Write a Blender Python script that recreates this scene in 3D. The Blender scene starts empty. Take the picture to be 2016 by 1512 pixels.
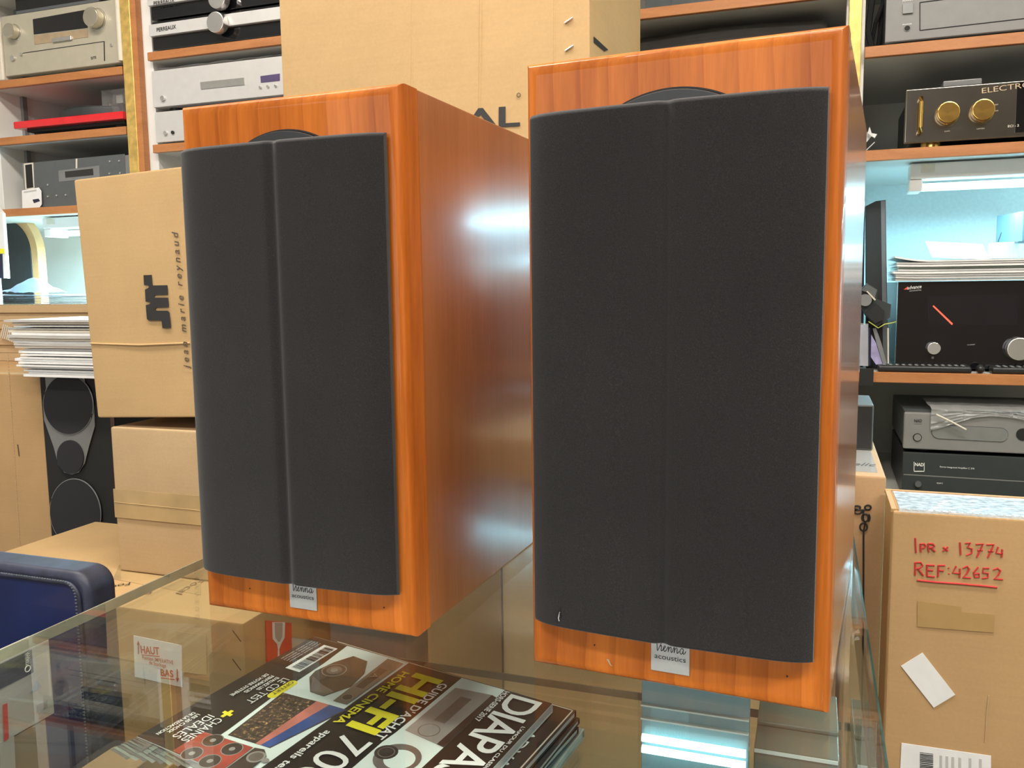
import bpy, bmesh, math, random
from mathutils import Vector, Matrix
random.seed(7)
sc = bpy.context.scene
COL = sc.collection
R = math.radians

# ------------------------------------------------------------------ camera
CAM = Vector((0.161, -0.483, 0.233))
YAW, PITCH, ROLL, FPX = 0.3389, 0.1127, -0.0131, 1694.1
def cam_axes():
    cy, sy = math.cos(YAW), math.sin(YAW); cp, sp = math.cos(PITCH), math.sin(PITCH)
    f = Vector((-sy*cp, cy*cp, -sp)); r = Vector((cy, sy, 0)); u = r.cross(f)
    cr, sr = math.cos(ROLL), math.sin(ROLL)
    return cr*r + sr*u, -sr*r + cr*u, f
AX_R, AX_U, AX_F = cam_axes()
cd = bpy.data.cameras.new('camera'); cam = bpy.data.objects.new('camera', cd); COL.objects.link(cam)
m = Matrix((AX_R, AX_U, -AX_F)).transposed().to_4x4(); m.translation = CAM
cam.matrix_world = m
cd.sensor_width = 36; cd.lens = FPX/2016*36; cd.clip_start = 0.01; cd.clip_end = 50
sc.camera = cam

# ------------------------------------------------------------------ light
sc.view_settings.view_transform = 'Standard'; sc.view_settings.look = 'None'
sc.view_settings.gamma = 1; sc.view_settings.use_curve_mapping = False
sc.view_settings.exposure = 0.0
w = bpy.data.worlds.new('world'); sc.world = w; w.use_nodes = True
w.node_tree.nodes['Background'].inputs[0].default_value = (1.0, 0.97, 0.93, 1)
w.node_tree.nodes['Background'].inputs[1].default_value = 0.45
def area(name, loc, rot, sx, sy, power, col, vis=True):
    l = bpy.data.lights.new(name, 'AREA'); l.shape = 'RECTANGLE'; l.size = sx; l.size_y = sy
    l.energy = power; l.color = col
    o = bpy.data.objects.new(name, l); o.location = loc; o.rotation_euler = rot; COL.objects.link(o)
    return o
CEIL = 1.75
area('added_front_fill', (-0.95, -2.95, 0.5), (R(90), 0, 0), 2.6, 1.6, 29, (0.95, 0.98, 1.0))  # added soft fill from the unseen front side of the room
for i, (x, y) in enumerate([(-1.3, 0.3), (0.35, 0.2), (-0.5, -1.2), (1.2, -0.9)]):
    area('ceiling_lamp_light', (x, y, CEIL-0.08), (0, 0, 0), 1.2, 0.16, (25, 26, 27, 46)[i], (1.0, 0.93, 0.82))

# ------------------------------------------------------------------ pixel -> point in the place
def ray(u, v): return AX_F + AX_R*((u-1008)/FPX) - AX_U*((v-756)/FPX)
def hit(u, v, P, n):
    d = ray(u, v); n = Vector(n); return CAM + d*((Vector(P)-CAM).dot(n)/d.dot(n))
def atY(u, v, y): return hit(u, v, (0, y, 0), (0, 1, 0))
def atZ(u, v, z): return hit(u, v, (0, 0, z), (0, 0, 1))
def atX(u, v, x): return hit(u, v, (x, 0, 0), (1, 0, 0))

# ------------------------------------------------------------------ materials
MATS = {}
def newmat(name):
    mt = bpy.data.materials.new(name); mt.use_nodes = True; MATS[name] = mt
    nt = mt.node_tree; return mt, nt, nt.nodes['Principled BSDF']
def N(nt, t, **kw):
    n = nt.nodes.new(t)
    for k, v in kw.items():
        if k.startswith('_'): n.inputs[k[1:].replace('_', ' ')].default_value = v
        else: setattr(n, k, v)
    return n
def coords(nt, scale, kind='Object'):
    tc = N(nt, 'ShaderNodeTexCoord'); mp = N(nt, 'ShaderNodeMapping'); mp.inputs['Scale'].default_value = scale
    nt.links.new(tc.outputs[kind], mp.inputs[0]); return mp.outputs[0]
def noise(nt, vec, scale, detail=3, rough=0.5, dist=0):
    n = N(nt, 'ShaderNodeTexNoise'); n.inputs['Scale'].default_value = scale; n.inputs['Detail'].default_value = detail
    n.inputs['Roughness'].default_value = rough; n.inputs['Distortion'].default_value = dist
    nt.links.new(vec, n.inputs['Vector']); return n.outputs['Fac']
def ramp(nt, fac, stops):
    r = N(nt, 'ShaderNodeValToRGB'); e = r.color_ramp.elements
    while len(e) < len(stops): e.new(0.5)
    for i, (p, c) in enumerate(stops): e[i].position = p; e[i].color = (*c, 1)
    nt.links.new(fac, r.inputs[0]); return r.outputs[0]
def bump(nt, b, fac, strength, dist=0.001):
    n = N(nt, 'ShaderNodeBump'); n.inputs['Strength'].default_value = strength; n.inputs['Distance'].default_value = dist
    nt.links.new(fac, n.inputs['Height']); nt.links.new(n.outputs[0], b.inputs['Normal'])
def flat(name, c, rough=0.5, metal=0, coat=0, var=0.08, sc_=40, bmp=0, spec=0.5, coatr=0.03):
    mt, nt, b = newmat(name)
    f = noise(nt, coords(nt, (1, 1, 1)), sc_, 3)
    lo = tuple(max(0, x*(1-var)) for x in c); hi = tuple(min(1, x*(1+var)) for x in c)
    nt.links.new(ramp(nt, f, [(0.3, lo), (0.7, hi)]), b.inputs['Base Color'])
    b.inputs['Roughness'].default_value = rough; b.inputs['Metallic'].default_value = metal
    b.inputs['Coat Weight'].default_value = coat; b.inputs['Coat Roughness'].default_value = coatr
    b.inputs['Specular IOR Level'].default_value = spec
    if bmp: bump(nt, b, f, bmp)
    return mt
def card(name, c, ribs=True):
    mt, nt, b = newmat(name)
    v = coords(nt, (1, 1, 1))
    f = noise(nt, v, 9, 5, 0.6); g = noise(nt, coords(nt, (1, 1, 30)), 8, 3)
    fs = noise(nt, v, 260, 2, 0.6); q_ = N(nt, 'ShaderNodeMath', operation='MULTIPLY_ADD'); nt.links.new(fs, q_.inputs[0]); q_.inputs[1].default_value = 0.30
    g2 = N(nt, 'ShaderNodeMath', operation='MULTIPLY'); nt.links.new(g, g2.inputs[0]); g2.inputs[1].default_value = 0.18; nt.links.new(g2.outputs[0], q_.inputs[2])
    h = N(nt, 'ShaderNodeMath', operation='MULTIPLY_ADD'); nt.links.new(f, h.inputs[0]); h.inputs[1].default_value = 0.52; nt.links.new(q_.outputs[0], h.inputs[2])
    lo = tuple(x*0.92 for x in c); hi = tuple(x*1.06 for x in c)
    nt.links.new(ramp(nt, h.outputs[0], [(0.35, lo), (0.65, hi)]), b.inputs['Base Color'])
    b.inputs['Roughness'].default_value = 0.7; b.inputs['Specular IOR Level'].default_value = 0.25
    bump(nt, b, h.outputs[0], 0.15, 0.001)
    return mt
def wood(name, dark, light, rough, sx, sz, coat=0, arch=0.0, spec=0.5, coatr=0.02, period=0.014, dist=9.0, ring=0.11):
    mt, nt, b = newmat(name)
    # broad tone patches running with the grain
    f1 = noise(nt, coords(nt, (sx, sx, sz)), 1.0, 4, 0.55, 0.6)
    # growth-ring lines: soft on one side, crisp on the other, wandering into arches
    wv = N(nt, 'ShaderNodeTexWave', wave_type='BANDS', bands_direction='X', wave_profile='SAW')
    wv.inputs['Scale'].default_value = .314/period
    wv.inputs['Distortion'].default_value = dist; wv.inputs['Detail'].default_value = 2.0
    wv.inputs['Detail Scale'].default_value = .16; wv.inputs['Detail Roughness'].default_value = .35
    nt.links.new(coords(nt, (1, 1, sz/sx*4.5)), wv.inputs['Vector'])
    pw = N(nt, 'ShaderNodeMath', operation='POWER'); nt.links.new(wv.outputs['Fac'], pw.inputs[0]); pw.inputs[1].default_value = 4.5
    f2 = noise(nt, coords(nt, (sx*14, sx*14, sz*8)), 1.0, 3, 0.65)
    a = N(nt, 'ShaderNodeMath', operation='MULTIPLY_ADD'); nt.links.new(pw.outputs[0], a.inputs[0]); a.inputs[1].default_value = -ring
    s = N(nt, 'ShaderNodeMath', operation='MULTIPLY_ADD'); nt.links.new(f1, s.inputs[0]); s.inputs[1].default_value = 0.62; s.inputs[2].default_value = 0.06
    nt.links.new(s.outputs[0], a.inputs[2])
    a2 = N(nt, 'ShaderNodeMath', operation='MULTIPLY_ADD'); nt.links.new(f2, a2.inputs[0]); a2.inputs[1].default_value = 0.26; nt.links.new(a.outputs[0], a2.inputs[2])
    mid = tuple((x+y)/2 for x, y in zip(dark, light))
    nt.links.new(ramp(nt, a2.outputs[0], [(0.26, dark), (0.46, mid), (0.64, light)]), b.inputs['Base Color'])
    b.inputs['Roughness'].default_value = rough; b.inputs['Coat Weight'].default_value = coat; b.inputs['Coat Roughness'].default_value = coatr
    b.inputs['Specular IOR Level'].default_value = spec
    return mt
def glassy(name, tint, ior=1.5, rough=0.0, fac_mul=1.0):
    mt = bpy.data.materials.new(name); mt.use_nodes = True; MATS[name] = mt
    nt = mt.node_tree; nt.nodes.clear()
    out = N(nt, 'ShaderNodeOutputMaterial'); mx = N(nt, 'ShaderNodeMixShader')
    tr = N(nt, 'ShaderNodeBsdfTransparent'); tr.inputs[0].default_value = (*tint, 1)
    gl = N(nt, 'ShaderNodeBsdfGlossy'); gl.inputs['Roughness'].default_value = rough; gl.inputs[0].default_value = (1, 1, 1, 1)
    fr = N(nt, 'ShaderNodeFresnel'); ge = N(nt, 'ShaderNodeNewGeometry')
    # same reflectance from either side of the thin sheet
    io = N(nt, 'ShaderNodeMapRange'); io.inputs['To Min'].default_value = ior; io.inputs['To Max'].default_value = 1/ior
    nt.links.new(ge.outputs['Backfacing'], io.inputs[0]); nt.links.new(io.outputs[0], fr.inputs[0])
    k = N(nt, 'ShaderNodeMath', operation='MULTIPLY', use_clamp=True); nt.links.new(fr.outputs[0], k.inputs[0]); k.inputs[1].default_value = fac_mul
    nt.links.new(k.outputs[0], mx.inputs[0]); nt.links.new(tr.outputs[0], mx.inputs[1]); nt.links.new(gl.outputs[0], mx.inputs[2])
    nt.links.new(mx.outputs[0], out.inputs[0]); return mt
def film(name, base, ior, clear, rough=0.15, white=(0.8, 0.8, 0.8)):
    """crinkled clear plastic: see-through, glossy, a little milky"""
    mt = glassy(name, base, ior, rough, 1.6); nt = mt.node_tree
    out = [n for n in nt.nodes if n.type == 'OUTPUT_MATERIAL'][0]; prev = out.inputs[0].links[0].from_socket
    mx = N(nt, 'ShaderNodeMixShader'); mx.inputs[0].default_value = 1-clear
    df = N(nt, 'ShaderNodeBsdfDiffuse'); df.inputs[0].default_value = (*white, 1)
    nt.links.new(prev, mx.inputs[1]); nt.links.new(df.outputs[0], mx.inputs[2]); nt.links.new(mx.outputs[0], out.inputs[0])
    return mt
def emit(name, c, s):
    mt, nt, b = newmat(name); b.inputs['Base Color'].default_value = (*c, 1)
    b.inputs['Emission Color'].default_value = (*c, 1); b.inputs['Emission Strength'].default_value = s; return mt

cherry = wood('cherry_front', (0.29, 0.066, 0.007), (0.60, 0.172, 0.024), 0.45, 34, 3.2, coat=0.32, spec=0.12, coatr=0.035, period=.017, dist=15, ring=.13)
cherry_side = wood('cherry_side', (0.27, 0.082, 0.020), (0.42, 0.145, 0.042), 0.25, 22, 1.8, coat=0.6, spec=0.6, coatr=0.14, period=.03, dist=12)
shelf_wood = wood('shelf_edge_wood', (0.34, 0.12, 0.035), (0.52, 0.215, 0.075), 0.45, 6, 40, ring=0)
def fabric():
    mt, nt, b = newmat('grille_fabric')
    v = coords(nt, (1, 1, 1)); f = noise(nt, v, 1500, 2, 0.7); g = noise(nt, v, 14, 3)
    a = N(nt, 'ShaderNodeMath', operation='MULTIPLY_ADD'); nt.links.new(f, a.inputs[0]); a.inputs[1].default_value = 0.75
    s = N(nt, 'ShaderNodeMath', operation='MULTIPLY'); nt.links.new(g, s.inputs[0]); s.inputs[1].default_value = 0.25; nt.links.new(s.outputs[0], a.inputs[2])
    nt.links.new(ramp(nt, a.outputs[0], [(0.3, (0.011, 0.0103, 0.011)), (0.6, (0.022, 0.0205, 0.0215)), (0.8, (0.055, 0.052, 0.053))]), b.inputs['Base Color'])
    b.inputs['Roughness'].default_value = 0.95; b.inputs['Sheen Weight'].default_value = 0.25; b.inputs['Sheen Roughness'].default_value = 0.5
    b.inputs['Specular IOR Level'].default_value = 0.1
    bump(nt, b, f, 0.4, 0.0004); return mt
grille_m = fabric()
black = flat('black_plastic', (0.012, 0.012, 0.013), 0.4, coat=0.1)
black_matt = flat('black_matt', (0.013, 0.013, 0.013), 0.75)
gloss_black = flat('gloss_black', (0.006, 0.006, 0.008), 0.06, coat=1.0)
rubber = flat('rubber_surround', (0.018, 0.02, 0.022), 0.45)
kraft = card('kraft', (0.50, 0.33, 0.158))
kraft_d = card('kraft_dark', (0.50, 0.315, 0.15))
kraft_r = card('kraft_red', (0.52, 0.33, 0.18))
kraft_in = card('kraft_brown', (0.46, 0.33, 0.17))
kraft_p = card('kraft_pale', (0.52, 0.365, 0.205))
tape = flat('parcel_tape', (0.44, 0.28, 0.11), 0.25, coat=0.5, var=0.06)
tape2 = flat('clear_tape', (0.50, 0.35, 0.17), 0.18, coat=0.6, var=0.12, sc_=15)
white = flat('white_paint', (0.74, 0.73, 0.70), 0.5, var=0.03, sc_=6)
lam = flat('shelf_laminate', (0.68, 0.68, 0.64), 0.45, var=0.05, sc_=6)
backp = flat('shelf_back_paint', (0.62, 0.62, 0.56), 0.7, var=0.06, sc_=5)
paper = flat('white_paper', (0.82, 0.82, 0.81), 0.6, var=0.04)
paper2 = flat('grey_paper', (0.52, 0.50, 0.47), 0.6, var=0.12, sc_=12)
silver = flat('silver_metal', (0.62, 0.61, 0.60), 0.42, metal=0.25, var=0.03)
silver_d = flat('knob_silver', (0.74, 0.73, 0.71), 0.22, metal=0.85, var=0.05)
champ = flat('champagne_metal', (0.50, 0.46, 0.36), 0.4, metal=0.25, var=0.04)
champ_k = flat('champagne_knob', (0.66, 0.61, 0.50), 0.25, metal=0.8, var=0.03)
champ2 = flat('champagne_gold', (0.52, 0.39, 0.25), 0.35, metal=0.4, var=0.1)
greym = flat('grey_metal', (0.115, 0.125, 0.13), 0.45, metal=0.2, var=0.05)
greyl = flat('mid_grey_metal', (0.22, 0.225, 0.225), 0.42, metal=0.2, var=0.05)
nadg = flat('warm_grey_panel', (0.22, 0.215, 0.21), 0.5, var=0.04)
nadd = flat('dark_slate_panel', (0.028, 0.034, 0.036), 0.5, var=0.08)
redm = flat('red_gloss', (0.72, 0.012, 0.02), 0.25, coat=0.8, var=0.05)
redm2 = flat('red_print', (0.75, 0.06, 0.03), 0.5, var=0.05)
red_ink = flat('red_ink', (0.52, 0.03, 0.03), 0.6, var=0.15)
ink = flat('black_ink', (0.022, 0.02, 0.02), 0.6, var=0.1)
ink_s = flat('soft_ink', (0.09, 0.065, 0.045), 0.6, var=0.15)
goldm = flat('gold_metal', (0.78, 0.52, 0.16), 0.18, metal=1.0, var=0.06)
brass = flat('worn_brass', (0.78, 0.53, 0.16), 0.34, metal=0.55, var=0.2, sc_=60)
blackchrome = flat('black_chrome', (0.30, 0.28, 0.25), 0.16, metal=1.0, var=0.1, sc_=18)
white_ink = flat('white_ink', (0.88, 0.90, 0.87), 0.5, var=0.02)
yellow_ink = flat('yellow_ink', (0.88, 0.80, 0.04), 0.5, var=0.03)
cover_black = flat('cover_black', (0.022, 0.017, 0.014), 0.4, coat=0.1, var=0.2, sc_=30)
cover_silver = flat('cover_silver', (0.76, 0.88, 0.84), 0.4, coat=0.1, var=0.05, sc_=10)
print_dark = flat('print_dark', (0.055, 0.042, 0.038), 0.3, coat=0.4, var=0.4, sc_=60)
print_mid = flat('print_mid', (0.17, 0.145, 0.13), 0.3, coat=0.4, var=0.3, sc_=50)
print_grey = flat('print_grey', (0.33, 0.32, 0.30), 0.3, coat=0.4, var=0.15, sc_=30)
print_red = flat('print_red', (0.40, 0.07, 0.05), 0.3, coat=0.4, var=0.3, sc_=40)
print_pink = flat('print_pink', (0.60, 0.20, 0.16), 0.3, coat=0.4, var=0.2, sc_=60)
print_blue = flat('print_blue', (0.035, 0.09, 0.30), 0.3, coat=0.4, var=0.3, sc_=60)
def city():
    mt, nt, b = newmat('print_city'); v = coords(nt, (1, 1, 1)); f = noise(nt, v, 260, 4, 0.7)
    nt.links.new(ramp(nt, f, [(0.35, (0.03, 0.025, 0.025)), (0.56, (0.10, 0.07, 0.05)), (0.64, (0.5, 0.3, 0.12)), (0.75, (0.9, 0.75, 0.45))]), b.inputs['Base Color'])
    b.inputs['Roughness'].default_value = 0.3; return mt
print_city = city()
leather = flat('blue_leather', (0.004, 0.012, 0.07), 0.38, coat=0.15, var=0.25, sc_=18, bmp=0.1)
leather_top = flat('worn_blue_leather', (0.022, 0.026, 0.05), 0.5, var=0.4, sc_=60, bmp=0.3)
stitch = flat('stitch_thread', (0.10, 0.12, 0.14), 0.7, var=0.4, sc_=300)
bluewall = flat('woven_wallpaper', (0.72, 0.80, 0.80), 0.8, var=0.04, sc_=120, bmp=0.3)
floor_m = flat('floor_carpet', (0.10, 0.09, 0.08), 0.95, var=0.2, sc_=80, bmp=0.4)
wall_d = flat('wall_brown', (0.20, 0.16, 0.12), 0.8, var=0.1, sc_=5)
wall_m = flat('wall_paint', (0.62, 0.60, 0.55), 0.8, var=0.03, sc_=5)
tube_m = emit('tube_glow', (0.62, 0.92, 1.0), 4.0)
lampw = emit('ceiling_tube_glow', (1.0, 0.94, 0.85), 9.0)
redglow = emit('red_needle', (1.0, 0.10, 0.05), 0.9)
fixture = flat('fixture_white', (0.78, 0.75, 0.72), 0.4, var=0.02)
pane_m = glassy('pane_glass', (0.955, 0.975, 0.965), 1.5, 0.0, 0.8)
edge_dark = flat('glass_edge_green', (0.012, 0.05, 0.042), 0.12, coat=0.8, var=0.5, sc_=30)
edge_lit = flat('glass_edge_painted_lit', (0.30, 0.30, 0.22), 0.15, coat=0.8, var=0.25, sc_=25)  # left edge of the same pane, reflected light painted in as a paler colour
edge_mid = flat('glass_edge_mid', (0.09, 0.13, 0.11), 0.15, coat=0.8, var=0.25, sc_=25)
clearbox = film('clear_acrylic', (0.94, 0.95, 0.95), 1.45, 0.96, 0.05)
clearp = film('clear_plastic', (0.9, 0.92, 0.92), 1.45, 0.78)
bagp = film('bag_plastic', (0.92, 0.93, 0.93), 1.45, 0.6)
bagb = film('blue_bag_plastic', (0.85, 0.93, 1.0), 1.45, 0.55, white=(0.6, 0.75, 0.9))
foam = film('bubble_wrap', (0.9, 0.95, 1.0), 1.5, 0.25, 0.25, white=(0.8, 0.85, 0.9))
celeste = flat('pale_blue_panel', (0.22, 0.42, 0.47), 0.25, coat=0.5, var=0.1, sc_=8)
sage = flat('grey_green_plastic', (0.20, 0.23, 0.19), 0.3, coat=0.3, var=0.08, sc_=8)
slate = flat('slate_grey_box', (0.15, 0.17, 0.155), 0.4, var=0.1, sc_=8)
pl_label = flat('brushed_label', (0.52, 0.53, 0.52), 0.35, metal=0.35, var=0.05, sc_=200)
violet = flat('violet_display', (0.10, 0.075, 0.17), 0.2, coat=0.6, var=0.1)
cream = flat('cream_plastic', (0.66, 0.60, 0.50), 0.4, var=0.04)
navy = flat('navy_print', (0.012, 0.016, 0.05), 0.35, coat=0.3, var=0.15)
boxwhite = flat('grey_white_carton', (0.40, 0.39, 0.36), 0.5, var=0.08, sc_=14)
tanbox = flat('tan_carton', (0.26, 0.19, 0.125), 0.6, var=0.06, sc_=14)
grime = flat('grey_blue_plastic', (0.26, 0.34, 0.40), 0.35, var=0.05)
yellowgreen = flat('yellow_green_cable', (0.5, 0.55, 0.08), 0.5)
lilac = flat('lilac_sleeve', (0.35, 0.32, 0.55), 0.25, coat=0.6, var=0.3, sc_=40)
arch_wood = flat('arch_wood', (0.62, 0.36, 0.17), 0.4, var=0.1, sc_=20)

# ------------------------------------------------------------------ mesh helpers (all in world metres)
class MB:
    def __init__(s): s.bm = bmesh.new()
    def _add(s, t, mat=0, M=None):
        if M is not None: bmesh.ops.transform(t, matrix=M, verts=t.verts)
        for f in t.faces: f.material_index = mat
        me = bpy.data.meshes.new('tmp'); t.to_mesh(me); t.free(); s.bm.from_mesh(me); bpy.data.meshes.remove(me); return s
    def box(s, x0, x1, y0, y1, z0, z1, bev=0, seg=3, mat=0, M=None):
        t = bmesh.new(); bmesh.ops.create_cube(t, size=1)
        for v in t.verts: v.co = Vector(((x0+x1)/2+v.co.x*(x1-x0), (y0+y1)/2+v.co.y*(y1-y0), (z0+z1)/2+v.co.z*(z1-z0)))
        if bev: bmesh.ops.bevel(t, geom=t.edges[:], offset=bev, segments=seg, profile=0.5, affect='EDGES')
        return s._add(t, mat, M)
    def cyl(s, c, axis, r, h, seg=32, r2=None, bev=0, mat=0):
        t = bmesh.new(); bmesh.ops.create_cone(t, cap_ends=True, segments=seg, radius1=r, radius2=r if r2 is None else r2, depth=h)
        if bev:
            es = [e for e in t.edges if abs(e.verts[0].co.z-e.verts[1].co.z) < 1e-9]
            bmesh.ops.bevel(t, geom=es, offset=bev, segments=2, profile=0.5, affect='EDGES')
        q = Vector(axis).normalized().to_track_quat('Z', 'Y').to_matrix().to_4x4(); q.translation = Vector(c)
        return s._add(t, mat, q)
    def poly(s, pts, ext, mat=0, back=None):
        """solid from a planar outline extruded by vector ext"""
        t = bmesh.new(); vs = [t.verts.new(Vector(p)) for p in pts]; f = t.faces.new(vs)
        r = bmesh.ops.extrude_face_region(t, geom=[f]); ev = [g for g in r['geom'] if isinstance(g, bmesh.types.BMVert)]
        bmesh.ops.translate(t, vec=Vector(ext), verts=ev); bmesh.ops.recalc_face_normals(t, faces=t.faces)
        return s._add(t, mat)
    def tube(s, pts, r, seg=8, mat=0, flatn=None):
        t = bmesh.new(); rings = []; P = [Vector(p) for p in pts]
        for i, p in enumerate(P):
            d = (P[min(i+1, len(P)-1)]-P[max(i-1, 0)]).normalized()
            a = Vector(flatn) if flatn else (Vector((0, 0, 1)) if abs(d.z) < 0.9 else Vector((1, 0, 0)))
            u = d.cross(a).normalized(); v = u.cross(d).normalized()
            rr = r[i] if isinstance(r, (list, tuple)) else r
            rings.append([t.verts.new(p+u*math.cos(2*math.pi*k/seg)*rr+v*math.sin(2*math.pi*k/seg)*rr) for k in range(seg)])
        for a, b in zip(rings, rings[1:]):
            for k in range(seg): t.faces.new((a[k], a[(k+1) % seg], b[(k+1) % seg], b[k]))
        t.faces.new(rings[0]); t.faces.new(rings[-1][::-1])
        bmesh.ops.recalc_face_normals(t, faces=t.faces); return s._add(t, mat)
    def ring(s, c, axis, R0, r, seg=48, sg=8, mat=0):
        q = Vector(axis).normalized().to_track_quat('Z', 'Y').to_matrix()
        t = bmesh.new(); rings = []
        for i in range(seg):
            a = 2*math.pi*i/seg; d = Vector((math.cos(a), math.sin(a), 0))
            rings.append([t.verts.new(Vector(c)+q@(d*(R0+r*math.cos(b))+Vector((0, 0, r*math.sin(b))))) for b in [2*math.pi*k/sg for k in range(sg)]])
        for i in range(seg):
            a, b = rings[i], rings[(i+1) % seg]
            for k in range(sg): t.faces.new((a[k], a[(k+1) % sg], b[(k+1) % sg], b[k]))
        bmesh.ops.recalc_face_normals(t, faces=t.faces); return s._add(t, mat)
    def grid(s, fn, nu, nv, thick=0.0, nrm=None, mat=0, closed=False):
        t = bmesh.new(); g = [[t.verts.new(Vector(fn(i/nu, j/nv))) for j in range(nv+1)] for i in range(nu+1)]
        for i in range(nu):
            for j in range(nv): t.faces.new((g[i][j], g[i+1][j], g[i+1][j+1], g[i][j+1]))
        if thick:
            bmesh.ops.solidify(t, geom=t.faces[:], thickness=thick)
        bmesh.ops.recalc_face_normals(t, faces=t.faces)
        return s._add(t, mat)

def obj(name, mb, mats, parent=None, angle=35):
    me = bpy.data.meshes.new(name); mb.bm.to_mesh(me); mb.bm.free()
    if not isinstance(mats, (list, tuple)): mats = [mats]
    for k in mats: me.materials.append(k)
    return link(name, me, parent, angle)
def world(o):
    return o.matrix_basis if o.parent is None else world(o.parent) @ o.matrix_basis
def link(name, me, parent, angle=35):
    for p in me.polygons: p.use_smooth = True
    me.set_sharp_from_angle(angle=R(angle))
    o = bpy.data.objects.new(name, me); COL.objects.link(o)
    wn = o.modifiers.new('weighted_normals', 'WEIGHTED_NORMAL'); wn.keep_sharp = True; wn.weight = 100
    if parent is not None:
        me.transform(world(parent).inverted()); o.parent = parent
    return o
def tag(o, label, cat, group=None, kind=None):
    if label: o['label'] = label
    if cat: o['category'] = cat
    if group: o['group'] = group
    if kind: o['kind'] = kind
    return o
def thing(name, label, cat, loc, group=None, rot=None):
    o = bpy.data.objects.new(name, None); COL.objects.link(o); o.empty_display_size = 0.02
    mt = (rot.to_4x4() if rot is not None else Matrix.Identity(4)); mt.translation = Vector(loc); o.matrix_basis = mt
    return tag(o, label, cat, group)
def struct(name, mb, mats, parent=None):
    o = obj(name, mb, mats, parent)
    if parent is None: o['kind'] = 'structure'
    return o
def base_origin(o):
    """move a one-mesh thing's origin to its own footprint"""
    me = o.data; xs = [v.co for v in me.vertices]
    c = Vector((sum(v.x for v in xs)/len(xs), sum(v.y for v in xs)/len(xs), min(v.z for v in xs)))
    me.transform(Matrix.Translation(-c)); o.location = c; return o
def single(name, mb, mats, label, cat, group=None, kind=None, angle=35):
    return tag(base_origin(obj(name, mb, mats, None, angle)), label, cat, group, kind)

def textmesh(s, off=0., sp=1.):
    cu = bpy.data.curves.new('t', 'FONT'); cu.body = s; cu.size = 1; cu.extrude = 0; cu.resolution_u = 4
    cu.offset = off; cu.space_character = sp
    o = bpy.data.objects.new('t', cu); COL.objects.link(o)
    me = bpy.data.meshes.new_from_object(o); bpy.data.objects.remove(o); bpy.data.curves.remove(cu); return me
CAPH = None
def text(name, s, p0, p1, h, mat, parent, n, shear=0.0, bold=0.0, lift=0.0004, up=None, sp=1.0):
    """one line of raised lettering from p0 to p1 (baseline), cap height h, facing n"""
    global CAPH
    if CAPH is None:
        t = textmesh('H'); CAPH = max(v.co.y for v in t.vertices); bpy.data.meshes.remove(t)
    me = textmesh(s, bold*.34, sp); x0 = min(v.co.x for v in me.vertices); x1 = max(v.co.x for v in me.vertices)
    p0, p1, n = Vector(p0), Vector(p1), Vector(n).normalized()
    ex = (p1-p0); W_ = ex.length; ex.normalize(); ey = n.cross(ex).normalized() if up is None else Vector(up)
    bm = bmesh.new(); bm.from_mesh(me); bpy.data.meshes.remove(me)
    for v in bm.verts:
        x = (v.co.x-x0)/(x1-x0)*W_; y = v.co.y/CAPH*h
        v.co = p0+ex*(x+shear*y)+ey*y+n*lift
    m2 = bpy.data.meshes.new(name); bm.to_mesh(m2); bm.free(); m2.materials.append(mat)
    return link(name, m2, parent)
def decal(name, pts, mat, parent, n, t=0.0004):
    n = Vector(n).normalized(); mb = MB(); mb.poly([Vector(p) for p in pts], n*t); return obj(name, mb, mat, parent)
NF = (0, -1, 0)   # faces the customer
def py(pts, y): return [atY(u, v, y) for u, v in pts]
def crumple(seed, amp, fr=9.0):
    r = random.Random(seed); ph = [(r.uniform(0, 6), r.uniform(0, 6), r.uniform(.6, 1.6)*fr, r.uniform(.6, 1.6)*fr, r.uniform(.4, 1)) for _ in range(7)]
    def f(a, b): return amp*sum(k*math.sin(a*u+p)*math.cos(b*v+q) for p, q, u, v, k in ph)/3
    return f

# ------------------------------------------------------------------ room
RX0, RX1, RY0, RY1, FZ = -3.3, 2.6, -3.0, 1.96, -0.9
struct('floor', MB().box(RX0, RX1, RY0, RY1+.1, FZ-.05, FZ), floor_m)
struct('ceiling', MB().box(RX0, RX1, RY0, RY1+.1, CEIL, CEIL+.05), white)
struct('wall_back', MB().box(RX0, RX1, RY1, RY1+.08, FZ, CEIL), wall_m)
struct('wall_front', MB().box(RX0, -2.3, RY0-.1, RY0, FZ, CEIL).box(.40, RX1, RY0-.1, RY0, FZ, CEIL).box(-2.3, .40, RY0-.1, RY0, FZ, -.35).box(-2.3, .40, RY0-.1, RY0, 1.35, CEIL), wall_d)
struct('wall_left', MB().box(RX0-.08, RX0, RY0, RY1, FZ, CEIL), wall_m)
struct('wall_right', MB().box(RX1, RX1+.08, RY0, RY1, FZ, CEIL), wall_m)

# ------------------------------------------------------------------ wall shelving
YS = 1.4; YB = 1.90
ws = thing('wall_shelving', 'long white wall shelving with reddish wooden board edges and brass strips on its posts', 'shelving', (-0.4, YB, FZ))
def board(x0, x1, z0, z1, name='shelf'):
    b = obj(name, MB().box(x0, x1, YS+.012, YB, z0, z1), lam, ws)
    obj('edge_strip', MB().box(x0, x1, YS, YS+.0118, z0-.001, z1, .001, 1), shelf_wood, b)
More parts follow.
